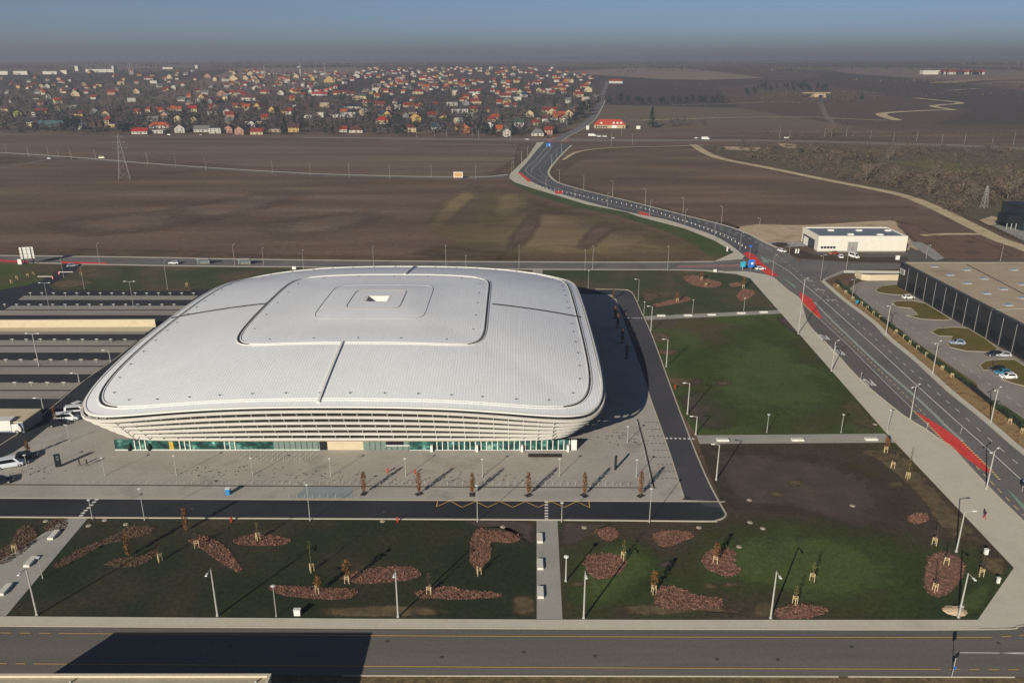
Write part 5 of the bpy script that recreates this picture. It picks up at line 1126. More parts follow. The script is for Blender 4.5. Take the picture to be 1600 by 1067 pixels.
# staked young trees
def stakes(o, h=1.5):
    def f(k):
        b = MB(); a_ = 2.1 * k + .5; b.tube((.42 * math.cos(a_), .42 * math.sin(a_), 0), (.4 * math.cos(a_), .4 * math.sin(a_), h), .05, n=5); return b.mesh('stake', m_wood)
    def g():
        b = MB()
        for z in (h - .15, h - .5):
            for k in range(3): a_, c_ = 2.1 * k + .5, 2.1 * (k + 1) + .5; b.tube((.42 * math.cos(a_), .42 * math.sin(a_), z), (.42 * math.cos(c_), .42 * math.sin(c_), z), .045, n=4)
        return b.mesh('cross_bars', m_wood)
    for k in range(3): link('stake', mesh_once(('stake', k, h), lambda: f(k)), o)
    link('cross_bars', mesh_once(('bars', h), g), o)
def sapling(px, ty, kind, label, stk=True):
    p = G(*px); p.z = Z1; h = max(2.2, height_to(p, ty)); o = thing('young_tree', label, 'young tree', p, rnd.uniform(0, 6), 'young trees on the lawns')
    if stk: stakes(o)
    b = MB(); limbs(b, 5 if kind != 'bare' else 9, h * .35, h, .55, .05); b.build('trunk', m_trunk if kind != 'olive' else m_olive, o)
    b = MB()
    if kind == 'russet': crown(b, 150, h * .38, h, .6, .13, 'egg')
    elif kind == 'column': crown(b, 260, .5, h, .5, .12, 'col')
    elif kind == 'olive': crown(b, 45, h * .45, h, .4, .08, 'col')
    else: crown(b, 45, h * .4, h, .55, .07, 'egg')
    b.build('crown', {'russet': m_rust, 'column': m_rust, 'olive': m_olive, 'bare': m_twig}[kind], o)
for px, ty, k, l, st in [((201, 869), 833, 'column', 'russet columnar tree in the brown bed left of centre', 0), ((250, 877), 852, 'bare', 'bare staked sapling right of the russet columnar tree', 1), ((291, 829), 793, 'column', 'slender brown columnar tree by the front arena road', 0), ((308, 855), 832, 'bare', 'staked sapling at the top of the sloping reddish bed', 1), ((403, 844), 812, 'olive', 'staked sapling in the red bed near the left hydrant', 1), ((487, 893), 845, 'olive', 'tall thin olive sapling in the middle of the front lawn', 1), ((497, 926), 901, 'russet', 'russet sapling in the long red bed above the white cabinet', 1),
                         ((543, 911), 875, 'russet', 'large russet sapling left of a red bed', 1), ((748, 898), 872, 'bare', 'staked sapling at the foot of the hook shaped bed', 1), ((671, 928), 893, 'bare', 'thin bare staked sapling in the low wide red bed', 1), ((974, 874), 843, 'olive', 'staked sapling beside the round red bed', 1), ((1021, 927), 890, 'russet', 'russet staked sapling on the right lawn above the big red bed', 1), ((1118, 880), 848, 'russet', 'bright orange staked sapling in the round red bed', 1), ((1242, 944), 915, 'olive', 'staked sapling above the pavement bed on the right lawn', 1),
                         ((1269, 907), 878, 'olive', 'staked olive sapling in the middle of the right lawn', 1), ((1460, 851), 822, 'bare', 'staked bare sapling, uppermost at the lawn tip bed', 1), ((1478, 882), 856, 'bare', 'staked bare sapling in the middle of the lawn tip bed', 1), ((1460, 924), 892, 'bare', 'staked bare sapling, lowest at the lawn tip bed', 1), ((1532, 900), 868, 'bare', 'staked sapling right of the lawn tip bed by the cabinets', 1), ((1383, 707), 683, 'russet', 'orange staked sapling at the right end of the lower cross path', 1), ((1394, 731), 708, 'bare', 'staked bare sapling below the orange one by the wide footpath', 1),
                         ((1418, 748), 704, 'olive', 'tall staked sapling, lowest of three by the wide footpath', 1), ((24, 862), 838, 'bare', 'staked sapling in the leftmost brown bed', 1), ((1096, 438), 425, 'russet', 'upper sapling in the far red bed', 1), ((1103, 448), 437, 'bare', 'lower sapling in the far red bed', 1), ((1058, 472), 457, 'russet', 'reddish sapling in the long bed above the upper path', 1), ((1161, 451), 432, 'russet', 'dark red sapling beside the wide footpath on the far lawn', 1), ((18, 443), 428, 'olive', 'leftmost small tree on the far left lawn', 1), ((27, 437), 430, 'olive', 'second small tree on the far left lawn', 1),
                         ((44, 433), 427, 'olive', 'small tree on the far left lawn left of the barrier', 1), ((53, 431), 423, 'olive', 'small tree on the far left lawn nearest the barrier', 1), ((127, 430), 420, 'russet', 'yellowish tree beside the entry road', 1), ((292, 448), 435, 'olive', 'small tree on the lawn behind the parking bays', 1), ((88, 664), 636, 'column', 'brown columnar tree beside the white panel van', 0), ((45, 712), 688, 'column', 'brown columnar tree beside the parked white van', 0), ((958, 468), 450, 'column', 'reddish tree at the back corner of the arena road', 0), ((1388, 497), 484, 'bare', 'thin bare tree on the second grass island', 0), ((1472, 521), 512, 'bare', 'thin bare tree on the third grass island', 0), ((1552, 575), 560, 'bare', 'thin bare tree on the fourth grass island', 0)]:
    sapling(px, ty, k, l, st)
# clipped columnar trees in tree grates on the plaza
def plaza_tree(px, ty, label):
    p = G(*px); p.z = Z4; h = height_to(p, ty); o = thing('columnar_tree', label, 'tree', p, rnd.uniform(0, 6), 'columnar trees on the plaza')
    b = MB(); b.lathe((0, 0, 0), [(.07, 0), (.05, h * .5), (.02, h)], 6); b.build('trunk', m_trunk, o)
    b = MB(); crown(b, 330, .7, h, .52, .12, 'col'); b.build('crown', m_rust, o)
    b = MB(); b.box((0, 0, 0), (1.5, 1.1, .05), -o.rotation_euler[2] if 0 else 0); b.build('tree_grate', mat('drain_grating', []), o)
for i, (x, y, t) in enumerate([(569, 771.5, 737), (655, 772, 738), (738, 773, 739), (826, 774, 738), (913, 774.5, 738), (1001, 775, 737)]): plaza_tree((x, y), t, 'russet columnar tree, %s from the left along the front of the plaza' % nth(i + 1))
for i, (x, y, t) in enumerate([(961, 497, 478), (965, 512, 490), (972, 536, 514), (979, 560, 537)]): plaza_tree((x, y), t, 'columnar tree in the arena shadow, %s from the back' % nth(i + 1))
# hedge along the small car park and its row of small stake frames, metal fence
def hedge(px, w, h, label):
    P = W(px, 4); o = thing('hedge', label, 'hedge', P[0]); b = MB()
    for a_, c_ in zip(P, P[1:]):
        L = (c_ - a_).length
        for _ in range(int(L * 26)):
            q = a_.lerp(c_, rnd.random()) - P[0] + Vector((rnd.gauss(0, w * .35), rnd.gauss(0, w * .35), h * rnd.random() ** .7)); quad(b, q, .2)
    b.build('foliage', m_hedge, o)
    b = MB(); b.ridge([p - P[0] for p in P], w * .7, 0, h * .6); b.build('inner_branches', plain('hedge_core', '20281b', .95), o)
hedge([(1306, 441), (1322, 454), (1362, 488), (1400, 518), (1440, 550), (1482, 581), (1514, 604)], 1.0, 1.3, 'long dark green hedge between the avenue and the small car park'); hedge([(1549, 632), (1575, 651), (1610, 678), (1700, 745)], 1.4, 1.4, 'short dark green hedge beyond the gap in the metal fence')
for i, px in enumerate([(1309, 450), (1321, 459), (1333, 469), (1346, 477), (1355, 484), (1365, 492), (1375, 499), (1400, 521), (1412, 529), (1422, 538), (1434, 546), (1447, 557), (1472, 578), (1487, 590), (1578, 662), (1597, 677)]):
    o = thing('stake_frame', 'pale wooden stake frame, %s from the far end of the hedge' % nth(i + 1), 'stake frame', G(*px), rnd.uniform(0, 3), 'stake frames along the hedge'); stakes(o, 1.3)
P = W([(1515, 606), (1545, 632)]); o = thing('metal_fence', 'dark metal bar fence in the gap of the hedge', 'fence', P[0]); n = 9
for k in range(n):
    q = P[0].lerp(P[1], k / (n - 1)) - P[0]; b = MB(); b.box((q.x, q.y, 0), (.1, .1, 1.7)); b.build('post', m_dark, o)
for z in (.15, 1.55):
    b = MB(); b.ridge([Vector(), P[1] - P[0]], .06, z, z + .08); b.build('rail', m_dark, o)
b = MB()
for k in range(70):
    q = P[0].lerp(P[1], k / 69) - P[0]; b.box((q.x, q.y, .2), (.03, .03, 1.35))
b.build('bar_infill', m_dark, o)
P = W([(1452, 366), (1500, 347), (1530, 353), (1560, 366), (1600, 379), (1680, 405)])
fo = thing('wire_fence', 'thin wire fence along the dirt track near the dark office block', 'fence', P[2])
for k in range(24):
    q = P[2].lerp(P[5], k / 23); b = MB(); b.tube(q - P[2], q - P[2] + Vector((0, 0, 1.8)), .05, n=4); b.build('post', m_dark, fo)
b = MB(); b.ridge([p - P[2] for p in P[2:]], .04, 1.7, 1.76); b.ridge([p - P[2] for p in P[2:]], .04, .9, .96); b.build('wire', m_dark, fo)

# ------------------------------------------------------------------ houses of the town
PAL = {'white': 'b6b2a8', 'cream': 'b5a583', 'yellow': 'ad945c', 'orange': 'a06a47', 'grey': '7b7b79', 'lime': '8c9552', 'pink': 'a58070', 'brown': '5a4436', 'beige': '9a8b74', 'teal': '4f6d74'}
RPAL = {'red': '7b3225', 'bright red': '962c22', 'orange': 'a04f27', 'dark red': '57332f', 'brown': '4a342c', 'grey': '6d6c69', 'blue': '2d4257', 'green': '3a4a3c', 'purple': '43303b', 'pale': 'b5b1a6', 'black': '26272b', 'teal': '46646c'}
placed = []; HZ = []
def house(px, py, wpx, wall, roof, typ, rich=False, rot=None):
    p = G(px, py); zc = depth(p); w = min(32, max(6.5, wpx * zc / FPX)); d = rnd.uniform(8.5, 11) if typ != 'l' else 8
    storey = 5.2 if (wpx < 26 and rnd.random() < .45) or typ in 'gG' else 3.2
    if typ == 'f': storey = rnd.choice([3.2, 6.0])
    rz = R(rot if rot is not None else rnd.choice([-1, 1]) * rnd.uniform(3, 22))
    o = link('house', None, None, p, rz); placed.append((p.x, p.y, max(w, d) * .5)); HZ.append((o, wall, roof, typ, px, py))
    mw = mat('render_' + wall, [PAL[wall]], famt=.08, fine=.4); mr = mat('roof_' + roof, [RPAL[roof]], famt=.14, fine=.8, rough=.8)
    b = MB(); hw = w / 2
    if typ in 'gG':                         # gable to the viewer
        rh = w * .36; b.prism([(-hw, 0), (hw, 0), (hw, d), (-hw, d)], 0, storey); b.add([(-hw, 0, storey), (hw, 0, storey), (0, 0, storey + rh), (-hw, d, storey), (hw, d, storey), (0, d, storey + rh)], [(0, 1, 2), (5, 4, 3)])
        r_ = MB(); t = .3; ov = .5
        pr_ = [(-hw - ov, storey - ov * .6), (0, storey + rh + .05), (hw + ov, storey - ov * .6), (hw + ov, storey - ov * .6 + t), (0, storey + rh + t + .1), (-hw - ov, storey - ov * .6 + t)]
        vs = [(x, -.5, z) for x, z in pr_] + [(x, d + .5, z) for x, z in pr_]
        r_.add(vs, [(i, (i + 1) % 6, 6 + (i + 1) % 6, 6 + i) for i in range(6)] + [(0, 5, 4, 1), (1, 4, 3, 2), (6, 7, 10, 11), (7, 8, 9, 10)]); zr = storey + rh
    elif typ == 'f':
        b.box((0, d / 2, 0), (w, d, storey)); r_ = MB(); r_.box((0, d / 2, storey), (w + .5, d + .5, .35)); zr = storey
    else:                                   # eave or hip to the viewer
        rh = d * .36; b.box((0, d / 2, 0), (w, d, storey)); r_ = MB(); ov = .5; hip = min(hw * .6, d * .5) if typ == 'h' else -.0
        if typ != 'h': b.add([(-hw, 0, storey), (-hw, d, storey), (-hw, d / 2, storey + rh), (hw, 0, storey), (hw, d, storey), (hw, d / 2, storey + rh)], [(0, 2, 1), (3, 4, 5)])
        z0 = storey - .25; vs = [(-hw - ov, -ov, z0), (hw + ov, -ov, z0), (hw + ov, d + ov, z0), (-hw - ov, d + ov, z0), (-hw - ov + hip, d / 2, storey + rh + .25), (hw + ov - hip, d / 2, storey + rh + .25)]
        r_.add(vs, [(0, 1, 5, 4), (2, 3, 4, 5), (1, 2, 5), (3, 0, 4), (3, 2, 1, 0)]) if typ == 'h' else None
        if typ != 'h':
            t = .3; pr_ = [(-ov, z0), (d / 2, storey + rh + .02), (d + ov, z0), (d + ov, z0 + t), (d / 2, storey + rh + t + .1), (-ov, z0 + t)]
            vs = [(-hw - ov, y, z) for y, z in pr_] + [(hw + ov, y, z) for y, z in pr_]
            r_.add(vs, [(i, 6 + i, 6 + (i + 1) % 6, (i + 1) % 6) for i in range(6)] + [(1, 4, 5, 0), (2, 3, 4, 1), (11, 10, 7, 6), (10, 9, 8, 7)])
        zr = storey + rh
    b.build('wall', mw, o); ro = r_.build('roof', mr, o)
    if typ != 'f' and (rich or rnd.random() < .4):
        c = MB(); c.box((rnd.uniform(-.25, .25) * w, d * .55, zr - 1.2), (.7, .7, 2.0)); c.build('chimney', plain('chimney_brick', '7d6658', .9), ro)
    if rich:
        for fl in range(2 if storey > 4 else 1):
            nwin = max(2, int(w / 4))
            for k in range(nwin):
                c = MB(); c.box((-hw + w * (k + .5) / nwin, -.03, 1.0 + 2.7 * fl), (1.2, .12, 1.3)); c.build('window', plain('house_pane', '2b3036', .3, .5), o)
        c = MB(); c.box((hw * .1, -.04, 0), (1.0, .1, 2.0)); c.build('door', plain('door_brown', '4a3526', .7), o)
    return o
T = """28 183 12 lime brown g|7 174 15 cream dark_red e|64 178 17 yellow red e|46 200 6 cream pale f|118 151 13 cream brown G|76 155 7 white grey g|90 174 7 beige red g|112 169 15 grey pale f|148 180 13 grey grey g|125 203 7 white pale g|79 199 38 teal teal e|150 199 20 brown brown h|131 135 7 beige red g|53 183 6 white grey f|100 146 9 cream brown e
165 184 12 cream red g|172 200 16 yellow pale f|189 133 10 cream pale f|250 201 34 white orange h|218 210 24 white bright_red e|243 209 24 white pale f|281 208 15 white grey G|239 191 16 grey grey e|278 191 11 cream brown G|273 174 22 cream orange e|301 176 13 cream bright_red e|231 177 9 cream red h|248 176 17 cream bright_red h|213 179 16 cream orange h|206 160 12 white pale f|232 125 16 white red e|240 131 13 white black f|283 159 13 white grey e|174 149 12 pink red e|155 136 9 cream brown e|213 147 10 cream red g|265 124 10 cream pale g|290 118 8 white grey e
315 207 24 white grey e|303 192 9 cream brown G|336 209 18 white blue f|357 208 12 pink red g|374 211 14 pink grey G|393 200 10 white blue G|401 211 20 cream red e|430 207 19 beige grey f|400 194 33 cream black f|425 177 11 yellow brown g|402 172 12 yellow red g|372 169 16 cream orange e|329 161 30 brown dark_red e|388 158 24 white dark_red e|362 148 18 white red e|414 147 15 cream red e|384 126 10 cream grey g|399 127 11 beige brown g|324 122 10 pink red g|336 127 8 cream red g|352 128 10 white grey f|365 127 16 cream orange g|391 118 9 cream grey g|419 117 8 cream grey f|407 122 10 cream orange e|440 125 12 pink red e|449 127 9 cream red e|346 151 14 pink red g|320 148 11 white grey e|310 162 8 white black g
481 185 13 white pale f|500 184 13 white pale f|527 184 20 white pale f|547 184 18 white pale f|507 168 14 cream pale f|551 170 27 white black e|573 167 9 cream orange g|556 208 21 white dark_red h|536 207 12 white red e|515 130 18 yellow yellow g|485 147 7 white dark_red G|499 150 25 white bright_red e|526 149 13 cream red e|548 150 13 white red e|565 155 18 cream green e|593 166 16 pink red e|597 195 19 cream bright_red h|605 185 14 yellow brown G|597 182 11 cream blue e|459 207 17 yellow brown e|463 123 9 cream orange g|478 125 11 white red e|588 137 15 white grey e|601 145 13 cream red e|557 122 10 white red g|575 121 13 white red e|462 168 9 white grey f|505 118 9 white grey e
639 207 22 cream dark_red h|649 191 18 yellow orange G|683 203 18 white blue e|675 184 14 grey red e|692 185 13 yellow brown h|707 203 20 yellow dark_red e|727 208 15 orange orange G|640 168 17 cream red e|645 179 13 cream purple h|657 169 9 yellow brown G|707 166 16 white black f|719 178 25 white grey f|741 164 22 cream red h|698 138 10 orange red g|653 148 19 cream red h|711 143 13 grey green e|744 151 12 white pale f|660 126 12 cream red e|628 126 11 pink red e|626 132 9 cream bright_red e|608 175 9 pink red g|734 184 10 white grey e|680 139 10 white red e|668 138 9 cream orange e|634 186 9 grey grey g
840 213 19 white grey h|838 196 18 cream red h|765 202 12 white grey G|811 198 15 white green e|792 213 11 white grey g|767 191 14 cream red h|780 206 10 beige orange e|862 176 28 cream red e|862 180 11 cream red G|874 186 18 orange orange e|888 184 15 cream orange G|860 190 22 white grey f|881 195 11 white grey G|857 211 12 pink red e|884 130 9 orange red g|893 130 7 cream red g|840 131 14 white red e|914 167 13 cream brown G|919 144 12 cream brown g|912 138 11 cream red e|905 152 14 cream red e|867 140 14 cream red e|880 142 9 yellow red e|962 131 22 white red e|808 158 14 white pale f|812 149 10 cream grey g|820 153 10 white blue e|790 153 17 white red e|797 168 20 white red e|870 129 9 white red e|889 162 9 white grey e|902 175 8 pink red e|843 189 8 white grey f|825 146 9 cream red e|808 130 9 cream red e|788 131 11 white grey e"""
for ln in T.splitlines():
    for it in ln.split('|'):
        x, y, w_, wl, rf_, ty = it.split(); x, y, w_ = float(x), float(y), float(w_); rf_ = rf_.replace('_', ' ')
        if rf_ == 'yellow': rf_ = 'pale'
        house(x, y, w_, wl, rf_, 'g' if ty == 'G' else ty, rich=y > 160, rot=None if y < 190 else rnd.uniform(-8, 8))
def clear(p, r): return all((p.x - x) ** 2 + (p.y - y) ** 2 > (r + q) ** 2 for x, y, q in placed)
road_pts = W([(882, 213), (905, 201), (922, 188), (934, 170), (940, 155), (945, 140), (949, 128)], 6)
def in_town(x, y):
    top = 113 if x < 330 else 112 if x < 560 else 106.5 if x < 860 else 107 + (x - 860) * .2
    right = 938 - max(0, (y - 165)) * 1.25
    return top < y < (208 if x < 600 else 211) and x < right
cnt = 0; tries = 0
while cnt < 165 and tries < 9000:
    tries += 1; x = rnd.uniform(0, 935); y = 107 + 90 * rnd.random() ** 2.0
    if x < 330 and rnd.random() < .45: continue
    if not in_town(x, y) or y > 195: continue
    p = G(x, y)
    if not clear(p, 6.5): continue
    house(x, y, rnd.uniform(8.5, 12) * FPX / depth(p), rnd.choice(['white', 'white', 'cream', 'cream', 'beige', 'pink', 'yellow', 'grey']), rnd.choice(['red', 'red', 'red', 'orange', 'dark red', 'brown', 'grey', 'pale']), rnd.choice('geehe'), False, rnd.uniform(-40, 40)); cnt += 1
# the back of the town, too many and too small to tell apart
b = MB(); c = 0
for _ in range(6000):
    if c >= 260: break
    x = rnd.uniform(0, 930); y = 106.5 + 42 * rnd.random() ** 1.5
    if x < 330 and rnd.random() < .6 or not in_town(x, y): continue
    p = G(x, y)
    if not clear(p, 3.5): continue
    c += 1; placed.append((p.x, p.y, 4.5)); w, d, h = rnd.uniform(7, 10), rnd.uniform(7, 10), rnd.choice([3, 3, 5]); a_ = rnd.uniform(-.8, .8); q = [(math.cos(a_) * i * w / 2 - math.sin(a_) * j * d / 2 + p.x, math.sin(a_) * i * w / 2 + math.cos(a_) * j * d / 2 + p.y) for i, j in ((-1, -1), (1, -1), (1, 1), (-1, 1))]
    b.k = rnd.choice([0, 0, 1]); b.add([(u_, v_, p.z + z) for z in (-1, h) for u_, v_ in q] , [(0, 1, 5, 4), (1, 2, 6, 5), (2, 3, 7, 6), (3, 0, 4, 7)])
    e0, e1 = ((q[0][0] + q[3][0]) / 2, (q[0][1] + q[3][1]) / 2), ((q[1][0] + q[2][0]) / 2, (q[1][1] + q[2][1]) / 2); b.k = rnd.choice([2, 2, 3, 4, 5])
    b.add([(u_, v_, p.z + h - .02) for u_, v_ in q] + [(*e0, p.z + h + 3.2), (*e1, p.z + h + 3.2)], [(0, 1, 5, 4), (2, 3, 4, 5), (1, 2, 5), (3, 0, 4)])
hm_ = b.build('far_house_mass', [mat('render_' + k, [PAL[k]], famt=.08, fine=.4) for k in ('white', 'cream')] + [mat('roof_' + k, [RPAL[k]], famt=.14, fine=.8, rough=.8) for k in ('red', 'brown', 'grey', 'orange')]); hm_['kind'] = 'stuff'
# distinct labels from how each house looks and where it stands
def zone(x, y): return ('in the front rows' if y > 180 else 'on the middle slope' if y > 150 else 'on the upper slope' if y > 128 else 'on the skyline') + (' far left' if x < 200 else ' left' if x < 450 else ' centre' if x < 700 else ' right')
TY = {'g': 'gabled', 'h': 'hipped', 'e': 'long', 'f': 'flat'}
grp = {}
for hrec in HZ:
    o, wl, rf_, ty, x, y = hrec
    grp.setdefault(('%s %s house with %s roof' % (TY[ty], wl, rf_), zone(x, y)), []).append(hrec)
for (d_, z_), L_ in grp.items():
    L_.sort(key=lambda t: t[4])
    for i, hrec in enumerate(L_): tag(hrec[0], d_ + ' ' + z_ if len(L_) == 1 else '%s %s, %s from left' % (d_, z_, nth(i + 1)), 'house', 'houses of the town')
# red roofed inn and kiosks
p = G(953, 201); o = thing('inn', 'large cream inn with long red hipped roof and white dormers right of the junction', 'inn', p, R(-2)); zc = depth(p); w = 48 * zc / FPX; d = 15
b = MB(); b.box((0, d / 2, 0), (w, d, 4.2)); b.build('wall', mat('render_cream', []), o)
b = MB(); hw = w / 2; b.add([(-hw - .6, -.6, 4), (hw + .6, -.6, 4), (hw + .6, d + .6, 4), (-hw - .6, d + .6, 4), (-hw + 6, d / 2, 10.2), (hw - 5, d / 2, 10.2)], [(0, 1, 5, 4), (2, 3, 4, 5), (1, 2, 5), (3, 0, 4), (3, 2, 1, 0)]); ro = b.build('roof', mat('roof_inn_tiles', ['a5402c', 'b34c33'], .5, 2, .15), o)
for k in (-.28, .12, .24, .36):
    b = MB(); x = k * w; b.prism([(x - 1.3, 1.2), (x + 1.3, 1.2), (x + 1.3, 4), (x - 1.3, 4)], 4.4, 6.2); b.add([(x - 1.5, 1.1, 6.2), (x + 1.5, 1.1, 6.2), (x, 1.1, 7.6), (x, 5, 7.6), (x - 1.5, 4, 6.2), (x + 1.5, 4, 6.2)], [(0, 1, 2), (2, 1, 5, 3), (0, 2, 3, 4)]); b.build('dormer', m_white, ro)
for k in range(5):
    b = MB(); b.box((-hw + 2.2 + k * 3.0, -.05, .6), (1.9, .16, 2.2)); b.build('window', plain('house_pane', ''), o)
b = MB(); b.box((w * .14, -.06, .2), (6, .16, 3.4)); b.build('window', m_white, o); b = MB(); b.box((w * .44, -.05, .5), (1.4, .16, 2)); b.build('door', plain('door_brown', ''), o)
cabinet((918, 203), 3.4, 2.4, 4.6, 'white kiosk left of the red roofed inn', m_white, 'kiosk', 'kiosk'); cabinet((997, 202), 4.6, 3, 3.6, 'white kiosk right of the red roofed inn', m_white, 'kiosk', 'kiosk')
# things on the skyline
p = G(470, 121); hT = height_to(p, 97); o = thing('water_tower', 'pale mushroom shaped water tower on the town skyline', 'water tower', p)
b = MB(); b.lathe((0, 0, 0), [(2.6, 0), (1.7, hT * .35), (2.2, hT * .55)], 12); b.build('shaft', m_steel, o); b = MB(); b.lathe((0, 0, hT * .55), [(2.2, 0), (7.5, hT * .08), (7.8, hT * .13), (3, hT * .17), (.8, hT * .19)], 16); b.build('tank', m_steel, o); b = MB(); b.tube((0, 0, hT * .72), (0, 0, hT), .5, .3); b.build('antenna', m_steel, o)
def mast(px, ty, label, r=.5, lean=0, plats=0):
    p = G(*px); h = height_to(p, ty); o = thing('mast', label, 'mast', p); b = MB(); b.tube((0, 0, 0), (lean * h, 0, h), r * 1.6, r * .6); b.build('shaft', m_thin, o)
    for k in range(plats): b = MB(); b.lathe((0, 0, h * (.9 - .2 * k)), [(2, 0), (2.2, .8), (2, 1.4)], 8); b.build('antenna_ring', m_thin, o)
    if not plats: b = MB(); b.lathe((lean * h, 0, h - .3), [(r, 0), (r * 1.2, .4), (r * .4, .9)], 6); b.build('tip', m_white, o)
mast((508, 121), 99, 'slim telecom mast with antenna rings right of the water tower', .6, 0, 2); mast((203.5, 118), 99, 'left slanting white chimney pair member on the left skyline', .9, -.12); mast((206, 118), 100, 'middle slanting white chimney on the left skyline', .9, -.08); mast((208.5, 117), 99, 'right straight white chimney on the left skyline', .7); mast((414, 121), 105, 'dark church spire on the skyline above the town', 1.2)
def far_block(px, wpx, h, label, mw, m2=None):
    p = G(*px); zc = depth(p); w = wpx * zc / FPX; o = thing('far_hall', label, 'hall', p); b = MB(); b.box((0, 10, -2), (w, 20, h + 2)); b.build('wall', mw, o); b = MB(); b.box((0, 10, h), (w + 1, 21, .8)); b.build('roof', m2 or m_steel, o)
m_farw = plain('far_white', 'cfc9ba', .8)
far_block((156, 113.5), 44, 8, 'long white hall on the left skyline', m_farw); far_block((177, 113), 3, 16, 'white tower block at the right end of the long skyline hall', m_farw); far_block((32, 117.5), 22, 9, 'pale long hall at the far left skyline', m_farw); far_block((6, 117.5), 14, 9, 'pale hall cut by the left picture edge', m_farw); far_block((78, 116.5), 22, 7, 'low pale hall between the left skyline halls', m_farw); far_block((120, 111.5), 5, 14, 'small white block far on the left skyline', m_farw); far_block((100, 116), 9, 9, 'short pale hall left of the long skyline hall', m_farw); far_block((262, 108.5), 16, 5, 'flat white greenhouse roof behind the left skyline', m_farw); far_block((307, 107.5), 4, 10, 'small white block behind the skyline trees', m_farw)
far_block((1135, 91.5), 46, 12, 'long white greenhouse row on the far right hills', m_farw); far_block((1195, 91.5), 28, 12, 'shorter white greenhouse row on the far right hills', m_farw); far_block((922, 86.5), 14, 10, 'lone pale hall on the far hill right of the town', m_farw)
far_block((1455, 117), 26, 10, 'long white farm hall left of the far village', m_farw)
k = 0
for x in range(1470, 1536, 4):
    k += 1; p = G(x + rnd.uniform(-1, 1), 117 - .3 * rnd.random()); w = 14
    o = thing('house', 'tiny far village house, %s from left, beyond the orange quarry' % nth(k), 'house', p, 0, 'houses of the far village'); b = MB(); b.box((0, 5, -1), (w, 10, 8)); b.build('wall', mat('render_white', []), o)
    b = MB(); b.add([(-8, -1, 6.5), (8, -1, 6.5), (8, 11, 6.5), (-8, 11, 6.5), (-7, 5, 12), (7, 5, 12)], [(0, 1, 5, 4), (2, 3, 4, 5), (1, 2, 5), (3, 0, 4), (3, 2, 1, 0)]); b.build('roof', mat('roof_red', []), o)
# bunker on the wooded mound
p = G(1280, 153); o = thing('bunker', 'pale concrete bunker with dark opening on the wooded mound', 'bunker', p); b = MB(); b.box((0, 8, 0), (26, 14, 7), 0, (.8, .8)); b.build('wall', m_sand, o); b = MB(); b.box((-4, 6, 7), (46, 12, 1.2)); b.build('roof', m_sand, o); b = MB(); b.box((2, .2, .2), (6, .6, 4)); b.build('opening', m_dark, o)

# ------------------------------------------------------------------ trees of the town, the fields and the scrubland
TM = {}
def tree_mesh(kind, i):
    rg = random.Random(i * 17 + len(kind)); b = MB()
    if kind == 'bare':
        limbs(b, 8, 2, 8.5, 3, .22, rg); b.k = 1; crown(b, 110, 2.5, 9.5, 3.4, .55, 'egg', rg); return b.mesh('bare_tree', [m_trunk, m_bare])
    if kind == 'conifer':
        b.lathe((0, 0, 0), [(.25, 0), (.1, 10)], 6); b.k = 1; crown(b, 170, .8, 11.5, 2.7, .6, 'cone', rg); return b.mesh('conifer', [m_trunk, m_con])
    if kind == 'pine':
        limbs(b, 5, 3, 8, 2.5, .25, rg); b.k = 1; crown(b, 150, 2.8, 9.5, 3.2, .65, 'egg', rg); return b.mesh('pine', [m_trunk, m_con])
    if kind == 'brush':
        limbs(b, 7, .8, 4, 2, .1, rg); b.k = 1; crown(b, 120, .3, 4.6, 2.6, .32, 'egg', rg); return b.mesh('scrub_bush', [m_trunk, m_brush])
    limbs(b, 22, 1.2, 7, 3.6, .2, rg); b.k = 1; crown(b, 60, 2.5, 8, 3.4, .3, 'egg', rg); return b.mesh('pale_bare_tree', [plain('pale_bark', '6b6154', .9), m_brush])
for k_ in ('bare', 'conifer', 'pine', 'brush', 'pale'): TM[k_] = [tree_mesh(k_, i) for i in range(4)]
TREC = []
NAMES = {'bare': 'bare_tree', 'conifer': 'conifer', 'pine': 'pine_tree', 'brush': 'scrub_bush', 'pale': 'pale_bare_tree'}
def tree(kind, p, s_, zn, px=None):
    o = link(NAMES[kind], TM[kind][rnd.randrange(4)], None, p, rnd.uniform(0, 6.28)); s2 = s_ * rnd.uniform(.8, 1.25); o.scale = (s_ * rnd.uniform(.85, 1.15), s_ * rnd.uniform(.85, 1.15), s2); TREC.append((o, kind, zn, p.x / max(p.y, 1)))
def grow(kind, n, region, s_, znf, r=3, ok=None):
    c = 0; t = 0
    while c < n and t < n * 40:
        t += 1; x, y = region()
        if ok and not ok(x, y): continue
        p = G(x, y)
        if not clear(p, r): continue
        tree(kind, p, s_ * rnd.uniform(.75, 1.25), znf(x, y)); c += 1
tz = lambda x, y: zone(x, y)
grow('bare', 75, lambda: (rnd.uniform(0, 900), 120 + 92 * rnd.random() ** .8), 1.0, tz, 3, in_town)
grow('conifer', 55, lambda: (rnd.uniform(0, 900), 118 + 94 * rnd.random()), .95, tz, 2, in_town)
